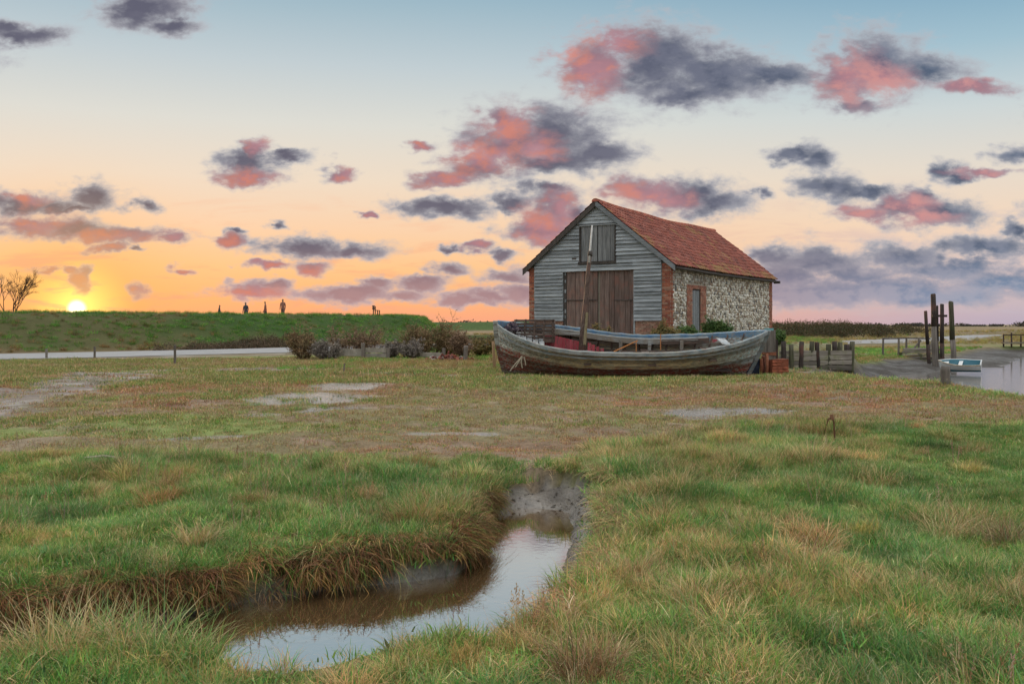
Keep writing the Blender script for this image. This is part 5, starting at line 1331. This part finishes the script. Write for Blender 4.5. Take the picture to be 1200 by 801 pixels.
for t_, wd in ((.14, .34), (.52, .16)):
    p = dpt(t_, .86, 1); m = MB(); m.box((p.x-wd/2, -p.y+.02, p.z), (p.x+wd/2, p.y-.02, p.z+.03)); m.build('thwart', M_dw, dg)
for sd2 in (-1, 1):                                            # turquoise boot stripe low on the hull
    m = MB(); vs, fs = [], []
    for j in range(17): vs += [dpt(j/16, .22, sd2, .006), dpt(j/16, .46, sd2, .006)]
    fs = [(2*j, 2*j+2, 2*j+3, 2*j+1) if sd2 < 0 else (2*j, 2*j+1, 2*j+3, 2*j+2) for j in range(16)]; m.add(vs, fs); m.build('boot_stripe', M_dt, dg)

# ------------------------------------------------------------------ roadside posts and low fence, left
for (p, t0, t1, lab) in ((54.5, 408.5, 420, 'small weathered marker post, leftmost of the three beside the road'), (111, 406, 420, 'weathered marker post, middle of the three beside the road'), (205, 404, 426, 'tallest weathered marker post, rightmost of the three beside the road')):
    x_, y_ = P(p, t1, .05); o = rough_post('marker_post', x_, y_, H(x_, y_)-.1, ZAT(t0, y_), .06, M_post, (0, 0), 4, None, .95, True); tag(o, lab, 'post', 'marker posts along the marsh road')
fd_ = 42.2; fe = empty('low_fence', (AT(393, fd_), fd_, H(AT(400, fd_), fd_)-.02)); tag(fe, 'low pale plank fence half hidden among the brown bushes', 'fence')
fz = fe.location.z
for p, t0 in ((393, 409), (425.5, 402), (455, 408), (520, 408)):
    m = MB(); xo = AT(p, fd_)-fe.location.x; m.box((xo-.07, -.07, -.1), (xo+.07, .05, ZAT(t0, fd_)-fz), (1, 1, 1), .012); m.build('post', M_bleach, fe)
for (pa, pb, zt0, zb0) in ((395, 424, 408.5, 417), (427, 455, 407.5, 413), (427, 455, 414, 418.5), (488, 519, 413, 418)):
    m = MB(); m.box((AT(pa, fd_)-fe.location.x, .055, ZAT(zb0, fd_)-fz), (AT(pb, fd_)-fe.location.x, .095, ZAT(zt0, fd_)-fz), (1, 1, 1), .01); m.build('plank', M_conc, fe)
x_ = AT(545.5, 40); o = rough_post('gate_post', x_, 40, H(x_, 40)-.1, ZAT(405, 40), .11, M_bleach, (.02, 0), 5, None, .9); tag(o, 'weathered grey post in front of the rounded brown bush', 'post')
x_ = AT(580, 31); o = rough_post('leaning_post', x_, 31, H(x_, 31)-.1, ZAT(400, 31), .06, wood_mat('tan_timber', [(0.28,0.17,0.09),(0.42,0.27,0.16)], 'Z'), (-.06, .02), 6, None, .8); tag(o, 'slim tan-brown post leaning beside the bow of the boat', 'post')
# brick rubble heap
rb = MB(); rnd = random.Random(8)
for _ in range(70):
    a = rnd.uniform(0, 6.28); r_ = rnd.random()**.7; M_ = Matrix.Translation((r_*math.cos(a)*1.05, r_*math.sin(a)*.45, max(0, .30*(1-r_))*rnd.random()+.04)) @ Euler((rnd.uniform(-1, 1), rnd.uniform(-1, 1), rnd.uniform(0, 6))).to_matrix().to_4x4()
    s_ = rnd.uniform(.6, 1.3); rb.box((-.1*s_, -.05*s_, -.035*s_), (.1*s_, .05*s_, .035*s_), rnd.choice([(0.26,0.07,0.05),(0.20,0.06,0.045),(0.33,0.13,0.09),(0.40,0.36,0.33),(0.15,0.07,0.06)]), .012, M_)
ro_ = rb.build('brick_rubble', M_brick); ro_.location = (AT(527, 40.5), 40.5, H(AT(527, 40.5), 40.5)); tag(ro_, 'heap of broken red bricks at the foot of the brown bush', 'rubble', kind='stuff')

# ------------------------------------------------------------------ shrubs
def shrub(px, py, d, w_px, h_px, kind, label, group='brown shrubs along the fence', name='shrub', dense=1.0, seed=1, dep=.7):
    rnd = random.Random(seed); x_ = AT(px, d); z0 = H(x_, d)-.03; e = empty(name, (x_, d, z0)); tag(e, label, 'shrub', group)
    big = 1.22 if kind not in ('green',) else 1.0; rw = w_px*big/2/F*d; hh = h_px*big/F*d
    pal = {'brown': [(0.23,0.15,0.08),(0.18,0.12,0.065),(0.30,0.205,0.11),(0.15,0.11,0.06),(0.21,0.17,0.08)], 'red': [(0.22,0.145,0.095),(0.17,0.11,0.075),(0.28,0.19,0.12)],
           'grey': [(0.22,0.19,0.17),(0.165,0.14,0.125),(0.27,0.235,0.20),(0.13,0.115,0.09)], 'olive': [(0.16,0.14,0.055),(0.20,0.155,0.06),(0.13,0.12,0.045),(0.23,0.15,0.06)], 'green': [(0.06,0.115,0.032),(0.085,0.14,0.04),(0.05,0.095,0.03),(0.11,0.15,0.05)]}[kind]
    st_ = MB(); lf = MB()
    n_st = int(34*dense)
    lobes = [(rnd.uniform(-.6, .6), rnd.uniform(-.5, .5), rnd.uniform(.62, 1.0)) for _ in range(6)]
    for i in range(n_st):
        lb = rnd.choice(lobes); a = rnd.uniform(0, 6.28); r_ = rnd.random()**.5
        tip = Vector(((lb[0]+.42*r_*math.cos(a))*rw, (lb[1]+.42*r_*math.sin(a))*rw*dep, hh*lb[2]*(1-.45*r_*r_)*rnd.uniform(.75, 1.08)))
        b0 = Vector((tip.x*.35+rnd.gauss(0, .05), tip.y*.35+rnd.gauss(0, .05), 0)); mid = b0.lerp(tip, .5)+Vector((tip.x*.12, tip.y*.12, .05))
        st_.tube([b0, mid, tip], [.016, .010, .004], 4, [c_*.6 for c_ in pal[0]], False)
        for j in range(int(11*dense)):
            f = rnd.uniform(.25, 1.0); p = (b0.lerp(mid, f*2) if f < .5 else mid.lerp(tip, f*2-1)); dr = Vector((rnd.gauss(0, 1)+tip.x*.5, rnd.gauss(0, 1), rnd.uniform(-.1, 1.3))).normalized()*hh*rnd.uniform(.10, .26)
            c_ = rnd.choice(pal); st_.tube([p, p+dr*.6, p+dr], [.007, .005, .002], 3, [q_*.75 for q_ in c_], False)
            for k in range(9):
                q_ = p+dr*rnd.uniform(.2, 1.1)+Vector((rnd.gauss(0, .025), rnd.gauss(0, .025), rnd.gauss(0, .025))); s_ = rnd.uniform(.018, .042)*(1.25 if kind == 'green' else 1)
                u = Vector((rnd.gauss(0, 1), rnd.gauss(0, 1), rnd.gauss(0, 1))).normalized(); v = u.orthogonal().normalized(); br = rnd.uniform(.75, 1.3)
                lf.add([q_-u*s_, q_+v*s_*.55, q_+u*s_, q_-v*s_*.55], [(0, 1, 2, 3)], [c2*br*1.35 for c2 in c_])
    st_.build('stem', M_leaf, e); lf.build('foliage', M_leaf, e)
    return e
shrub(357, 420, 43.0, 40, 37, 'brown', 'tall brown upright shrub, leftmost of the row behind the fence', seed=1, dense=1.25)
shrub(408, 420, 46.5, 74, 36, 'red', 'wide reddish-brown shrub spreading behind the pale planks', seed=2, dense=1.4)
shrub(386, 421, 42.0, 42, 24, 'grey', 'low grey twiggy shrub in front of the reddish-brown one', seed=3, dense=1.3)
shrub(503, 420, 43.5, 62, 44, 'brown', 'biggest brown shrub, tallest of the row, left of the rubble', seed=4, dense=1.7)
shrub(483, 421, 42.2, 34, 24, 'grey', 'small grey rounded shrub at the foot of the biggest brown shrub', seed=5, dense=1.2)
shrub(457, 420, 42.6, 30, 20, 'grey', 'lowest grey shrub beside the pale fence planks', seed=6, dense=1.1)
shrub(546, 418, 43.0, 32, 31, 'red', 'rounded reddish shrub standing behind the grey post', seed=7, dense=1.3)
shrub(565, 416, 44.5, 30, 24, 'olive', 'olive green shrub between the grey post and the boat', seed=8, dense=1.2)
shrub(527, 418, 45.5, 34, 24, 'olive', 'yellowish olive shrub behind the rubble', seed=9, dense=1.1)
shrub(843, 400, 35.9, 38, 30, 'green', 'dark green leafy bush against the flint wall', 'green weeds at the barn wall', seed=11, dense=1.9)
shrub(806, 400, 34.6, 34, 24, 'green', 'low green weed clump below the narrow side door', 'green weeds at the barn wall', seed=12, dense=1.6)
shrub(781, 400, 34.0, 34, 22, 'olive', 'yellowish weed clump at the brick corner of the barn', 'green weeds at the barn wall', seed=13, dense=1.6)
shrub(707, 400, 34.4, 30, 20, 'olive', 'straggly yellow weeds in front of the brown barn doors', 'green weeds at the barn wall', seed=14, dense=.8)
shrub(908, 404, 33.6, 22, 18, 'green', 'small dark green bush beside the timber stump post', 'green weeds at the barn wall', seed=15, dense=1.5)

# low scrub across the road, one mass
def leafy_mass(name, label, cat, spots, pal, seed, leaf=(.05, .12), per=90):
    rnd = np.random.default_rng(seed); V, Fc, C = [], [], []
    for (x_, y_, z_, rw, hh) in spots:
        n = per; d_ = rnd.normal(0, 1, (n, 3)); d_ /= np.linalg.norm(d_, axis=1)[:, None]; d_[:, 2] = np.abs(d_[:, 2]); r_ = rnd.random(n)**.35*rnd.uniform(.7, 1.12, n)
        p = d_*r_[:, None]*np.array([rw, rw, hh])+np.array([x_, y_, z_]); s_ = rnd.uniform(*leaf, n)*max(1., rw*.55)
        u = rnd.normal(0, 1, (n, 3)); u /= np.linalg.norm(u, axis=1)[:, None]; v = np.cross(u, rnd.normal(0, 1, (n, 3))); v /= np.linalg.norm(v, axis=1)[:, None]
        k0 = len(V)*4
        c_ = np.array(pal)[rnd.integers(0, len(pal), n)]*rnd.uniform(.7, 1.3, (n, 1))*rnd.uniform(.8, 1.2)
        V.append(np.stack([p-u*s_[:, None], p+v*s_[:, None]*.7, p+u*s_[:, None], p-v*s_[:, None]*.7], 1).reshape(-1, 3)); C.append(np.repeat(c_, 4, 0))
    V = np.concatenate(V); C = np.concatenate(C); Fq = np.arange(len(V)).reshape(-1, 4)
    o = obj(name, np_mesh(name, V, Fq, [M_leaf], False, C)); tag(o, label, cat, kind='stuff'); return o
rn = random.Random(5)
sp_ = []
for _ in range(420):
    f = rn.random(); p = 880+290*f; d_ = rn.uniform(98, 125)+45*max(0, f-.65); x_ = AT(p, d_); env = .55+.8*float(fbm(np.array([p]), np.array([0.]), 38, 3, 3)[0]); hh = rn.uniform(.7, 1.25)*env*(1-.45*max(0, (f-.7)/.3))
    if polyparam(np.array([x_]), np.array([d_]), ROAD, ROADZ)[0][0] < 6: continue
    sp_.append((x_, d_, H(x_, d_)-.1, rn.uniform(.8, 1.8), hh*1.25))
leafy_mass('roadside_undergrowth', 'dark scrub growing along the far side of the road on the right', 'scrub', sp_, [(0.085,0.065,0.035),(0.07,0.075,0.03),(0.11,0.075,0.045),(0.06,0.07,0.028),(0.13,0.09,0.05)], 3, (.035, .09), 260)
sp_ = []
for _ in range(260):
    f = rn.random(); p = 180+180*f if rn.random() < .6 else rn.uniform(520, 600); d_ = (53+rn.uniform(0, 4)+12*(p-180)/180) if p < 400 else rn.uniform(70, 80); x_ = AT(p, d_)
    if polyparam(np.array([x_]), np.array([d_]), ROAD, ROADZ)[0][0] < 3.2: continue
    sp_.append((x_, d_, H(x_, d_)-.05, rn.uniform(.4, .9), rn.uniform(.3, .75)))
leafy_mass('verge_undergrowth', 'dry brown undergrowth at the foot of the sea bank', 'scrub', sp_, [(0.15,0.095,0.06),(0.11,0.08,0.05),(0.18,0.13,0.08),(0.09,0.08,0.04)], 4, (.025, .06), 200)
sp_ = []
for i in range(300):
    p = rn.uniform(-200, 1500); d_ = rn.uniform(640, 760); x_ = AT(p, d_); e_ = float(fbm(np.array([p]), np.array([1.]), 55, 3, 8)[0])
    if p < 540: continue
    sp_.append((x_, d_, 0, rn.uniform(4, 9), (1.6+6.5*max(0, e_-.3))*rn.uniform(.8, 1.2)*(1.0 if p < 900 else .85)))
leafy_mass('distant_woods', 'thin dark line of far-off trees on the horizon', 'trees', sp_, [(0.075,0.07,0.065),(0.09,0.08,0.07),(0.06,0.06,0.05)], 5, (.12, .3), 90)

# ------------------------------------------------------------------ bare tree beyond the bank
def bare_tree(name, x_, y_, z0, h, label, seed, parts_w=1.0):
    rnd = random.Random(seed); e = empty(name, (x_, y_, z0)); tag(e, label, 'tree'); tr = MB(); tw = MB()
    cc = (0.115, 0.07, 0.05)
    def grow(p, d_, L, r_, dep):
        if dep == 0: return
        q_ = p+d_*L; k1 = p+d_*L*.5+Vector((rnd.gauss(0, .03), rnd.gauss(0, .03), 0))*L
        (tr if dep > 5 else tw).tube([p, k1, q_], [r_, r_*.85, r_*.7], 6 if dep > 5 else 3, cc, False)
        for _ in range(3 if dep > 2 else 4):
            a = rnd.uniform(.25, .75) if dep > 1 else rnd.uniform(.2, .9); ax = Vector((rnd.gauss(0, 1), rnd.gauss(0, 1), rnd.gauss(0, .4))).normalized()
            nd = (Matrix.Rotation(a, 3, ax) @ d_); nd = (nd+Vector((0, 0, .16))).normalized()
            grow(p+d_*L*rnd.uniform(.6, 1.0), nd, L*rnd.uniform(.62, .85), r_*.62, dep-1)
    grow(Vector((0, 0, 0)), Vector((.03, 0, 1)), h*.27, .17*parts_w, 7)
    tr.build('trunk', M_leaf, e, True); tw.build('crown', M_leaf, e); return e
td = 100.0; bare_tree('bare_tree', AT(14, td), td, H(AT(14, td), td)-.3, 9.4, 'bare leafless tree standing behind the sea bank near the setting sun', 12, .8)

# ------------------------------------------------------------------ bench and walkers on the bank
bd_ = 86.0; bxx = AT(441, bd_); bz = H(bxx, bd_)
M_bench = wood_mat('bench_timber', [(0.05,0.035,0.03),(0.10,0.07,0.055)], 'Y')
be = empty('bench', (bxx, bd_, bz)); tag(be, 'small dark wooden bench on top of the sea bank', 'bench')
be.location.z = bz+.04
for yv in (-.6, .6):
    m = MB(); m.box((-.22, yv-.04, -.1), (-.14, yv+.04, .80)); m.build('leg', M_bench, be); m = MB(); m.box((.16, yv-.04, -.1), (.24, yv+.04, .40)); m.build('leg', M_bench, be)
for k_ in range(3):
    m = MB(); m.box((-.20+.15*k_, -.75, .40), (-.07+.15*k_, .75, .44)); m.build('seat_slat', M_bench, be)
for k_ in range(3):
    m = MB(); m.box((-.26, -.75, .50+.13*k_), (-.225, .75, .60+.13*k_)); m.build('back_slat', M_bench, be)
def person(px, ptop, d, h, label, top_c, leg_c, stride, yaw, seed):
    rnd = random.Random(seed)
    ds_ = np.linspace(62, 100, 400); gap_ = H(AT(px, ds_), ds_)-((EYE-(ptop-HOR)/F*ds_)-h)      # feet on the slope behind the crest
    up = np.where((gap_[:-1] >= 0) & (gap_[1:] < 0))[0]; d = float(ds_[up[-1]]) if len(up) else d
    x_ = AT(px, d); e_z = H(x_, d)-.01
    J = [(0,0,.52), (0,0,.63), (0,0,.76), (0,.005,.835), (0,.012,.87), (0,.02,.935), (0,.02,.985)]        # pelvis to crown, in body heights
    E = [(0,1),(1,2),(2,3),(3,4),(4,5),(5,6)]; Rr = [.078,.072,.080,.045,.032,.054,.038]
    def limb(root, pts, rads):
        k = root
        for p, r_ in zip(pts, rads): J.append(p); Rr.append(r_); E.append((k, len(J)-1)); k = len(J)-1
    for sd2, ph in ((-1, 1), (1, -1)):
        f = stride*ph
        limb(0, [(sd2*.052, f*.02, .48), (sd2*.055, f*.12+.01, .27), (sd2*.055, f*.16-.02*(ph < 0), .045), (sd2*.058, f*.16+.06, .018)], [.062, .046, .030, .026])
        limb(2, [(sd2*.095, 0, .80), (sd2*.118, -f*.07, .64), (sd2*.115, -f*.07+.06, .50), (sd2*.11, -f*.07+.085, .455)], [.040, .032, .024, .020])
    me = bpy.data.meshes.new('person'); me.from_pydata([Vector(p)*h for p in J], E, []); o = obj('person', me)
    o.modifiers.new('skin', 'SKIN'); o.modifiers.new('sub', 'SUBSURF').levels = 2
    for v, r_ in zip(me.skin_vertices[0].data, Rr): v.radius = (r_*h, r_*h*.85)
    me.skin_vertices[0].data[0].use_root = True
    dgp = bpy.context.evaluated_depsgraph_get(); ev = bpy.data.meshes.new_from_object(o.evaluated_get(dgp)); o.modifiers.clear(); o.data = ev
    def cm(nm, c): 
        mt, t, b = new_mat(nm); g = t.node('ShaderNodeTexCoord').outputs['Object']; t.l.new(t.vec('SCALE', t.noise(g, 9, 3, .5, 0, True), 0) if False else t.mix(t.noise(g, 12, 3, .6), (*c, 1), tuple(q*.7 for q in c)+(1,)), b.inputs['Base Color']); b.inputs['Roughness'].default_value = .85; return mt
    for mt in (cm('trousers', leg_c), cm('jacket', top_c), cm('skin_tone', (.42,.27,.20)), cm('hair', (.07,.05,.04))): ev.materials.append(mt)
    for pl in ev.polygons:
        c_ = pl.center/h; pl.use_smooth = True; ax = abs(c_.x)
        pl.material_index = 0 if c_.z < .50 and ax < .095 else (2 if (c_.z > .855 or (c_.z < .475 and ax > .1)) else 1)
        if c_.z > .955 or (c_.z > .89 and c_.y < .005): pl.material_index = 3
    o.location = (x_, d, e_z); o.rotation_euler = (0, 0, yaw); tag(o, label, 'person', 'walkers on the sea bank')
    return o
# back shoulder of the bank carries the path they walk on
person(257, 357, 84.0, 1.62, 'person in dark clothes walking, leftmost of the four on the sea bank', (.06,.06,.08), (.05,.05,.06), .7, R(-75), 1)
person(288, 354, 83.0, 1.70, 'person in a dark jacket on the sea bank, second of four from the left', (.07,.07,.09), (.06,.05,.05), .25, R(170), 2)
person(311, 353, 84.0, 1.72, 'person in a reddish top on the sea bank, third of four from the left', (.34,.14,.10), (.10,.08,.08), .5, R(100), 3)
person(331.5, 350, 82.0, 1.75, 'person in a pale reddish coat on the sea bank, rightmost of the four', (.38,.17,.12), (.22,.12,.10), .35, R(175), 4)

# ------------------------------------------------------------------ single tussocks and oddments of the near marsh
def tussock(px, py, size, dry, label, seed):
    rg2 = np.random.default_rng(seed); x_, y_ = P(px, py, .1); z_ = H(x_, y_)
    pal = STRAW*2+BROWN[:1]+GREEN[:1] if dry else GREEN*2+STRAW
    V, Fc, C = join(blades(rg2, 260, .13*size, .16*size, .40*size, .0042, .42, 1.35, pal, (0.44,0.33,0.17) if dry else (0.36,0.3,0.14), 4), blades(rg2, 120, .20*size, .10*size, .24*size, .0040, .75, 1.2, GREEN+STRAW[:2], None, 3))
    o = obj('grass_tussock', np_mesh('grass_tussock', V, np.array(Fc), [M_leaf], False, np.array(C))); o.location = (x_, y_, z_-.02); tag(o, label, 'tussock', 'tawny grass tussocks on the near bank'); return o
tussock(953, 552, 1.3, True, 'dark-hearted tawny tussock near the dead stalk on the mound', 31)
tussock(1030, 570, 1.0, True, 'flattened brown tussock right of the dark-hearted one', 32)
tussock(792, 586, 1.1, True, 'straw tussock on the mound closest to the creek head', 33)
tussock(630, 722, .9, True, 'straw tussock right at the creek edge before the bright reflection', 34)
tussock(820, 718, 1.0, True, 'straw tussock low in the middle of the mound', 35)
tussock(940, 668, 1.0, True, 'straw tussock halfway down the mound', 36)
tussock(1110, 625, 1.1, True, 'wide tawny tussock toward the right edge of the mound', 37)
tussock(880, 632, .8, False, 'greenish tussock between the straw ones on the mound', 38)
tussock(165, 770, 1.25, False, 'dense grey-green tussock at the bottom left beside the water', 39)
tussock(60, 772, 1.1, True, 'straw tussock in the bottom left corner', 43)
tussock(110, 756, 1.0, False, 'low green tussock between the two bottom left ones', 44)
tussock(225, 768, 1.0, False, 'green tussock at the water just right of the bottom left clump', 45)
tussock(700, 780, .95, True, 'matted dead grass tussock at the bottom centre of the picture', 40)
tussock(230, 625, .9, True, 'orange-tipped tussock on the left bank of the creek', 41)
tussock(490, 600, 1.0, False, 'tall green tussock near the bend of the left bank', 42)
# dead stalk with a bent head
x_, y_ = P(978, 518, .15); ds = MB(); z_ = H(x_, y_)
ds.tube([(0.02, 0, -.05), (.0, 0, .12), (-.01, 0, .30), (-.035, 0, .36), (-.08, 0, .34), (-.13, 0, .18)], [.012, .011, .012, .02, .014, .008], 5, (0.20, 0.10, 0.06)); ds.tube([(-.03, 0, .33), (-.04, 0, .40)], [.03, .02], 6, (0.30, 0.15, 0.09))
o = ds.build('dead_stalk', M_leaf); o.location = (x_, y_, z_); tag(o, 'bent brown dead stalk standing on the mound against the bare ground', 'stalk')
x_, y_ = P(121, 544, .1); m = MB(); m.tube([(-.22, 0, .03), (0, .03, .05), (.22, -.02, .03)], [.014, .016, .010], 5, (0.50, 0.42, 0.33)); o = m.build('driftwood_stick', M_rope); o.location = (x_, y_, H(x_, y_)+.03); tag(o, 'pale thin driftwood stick lying on the grass at the left', 'stick')
x_, y_ = P(403, 440, .15); m = MB(); m.tube([(0, 0, -.05), (.01, 0, .16), (.02, 0, .30)], [.035, .03, .025], 6, (0.22, 0.18, 0.14)); o = m.build('peg', M_rope); o.location = (x_, y_, H(x_, y_)); tag(o, 'small wooden peg in a green hummock in front of the bushes', 'peg')

# clods on the creek mud, too many to count
cl = MB(); rnd = random.Random(17); cnt = 0
while cnt < 190:
    t_ = rnd.random()
    if t_ < .55: x_, y_ = rnd.uniform(-.3, .95), rnd.uniform(8.6, 10.5)
    else: x_, y_ = rnd.uniform(.15, .95), rnd.uniform(6.8, 9.6)
    if sdf(np.array([x_]), np.array([y_]), CREEK)[0] < .03: continue
    z_ = H(x_, y_)
    if z_ < WZ-.03 or z_ > -.02: continue
    s_ = rnd.uniform(.006, .018)*(2.0 if rnd.random() < .08 else 1); c_ = rnd.choice([(0.14,0.12,0.10),(0.18,0.155,0.13),(0.10,0.085,0.07)])
    cl.add([(x_+p[0]*s_*rnd.uniform(.7, 1.5), y_+p[1]*s_*rnd.uniform(.7, 1.5), z_+p[2]*s_*.7*rnd.uniform(.7, 1.3)) for p in ico], icf, c_); cnt += 1
M_clod = col_mat('wet_clod', .35, 40, .7, 1.3, .5, .6, .005)
tag(cl.build('clodded_mud', M_clod, None, True), 'dark clods of wet mud scattered at the head of the creek', 'mud', kind='stuff')
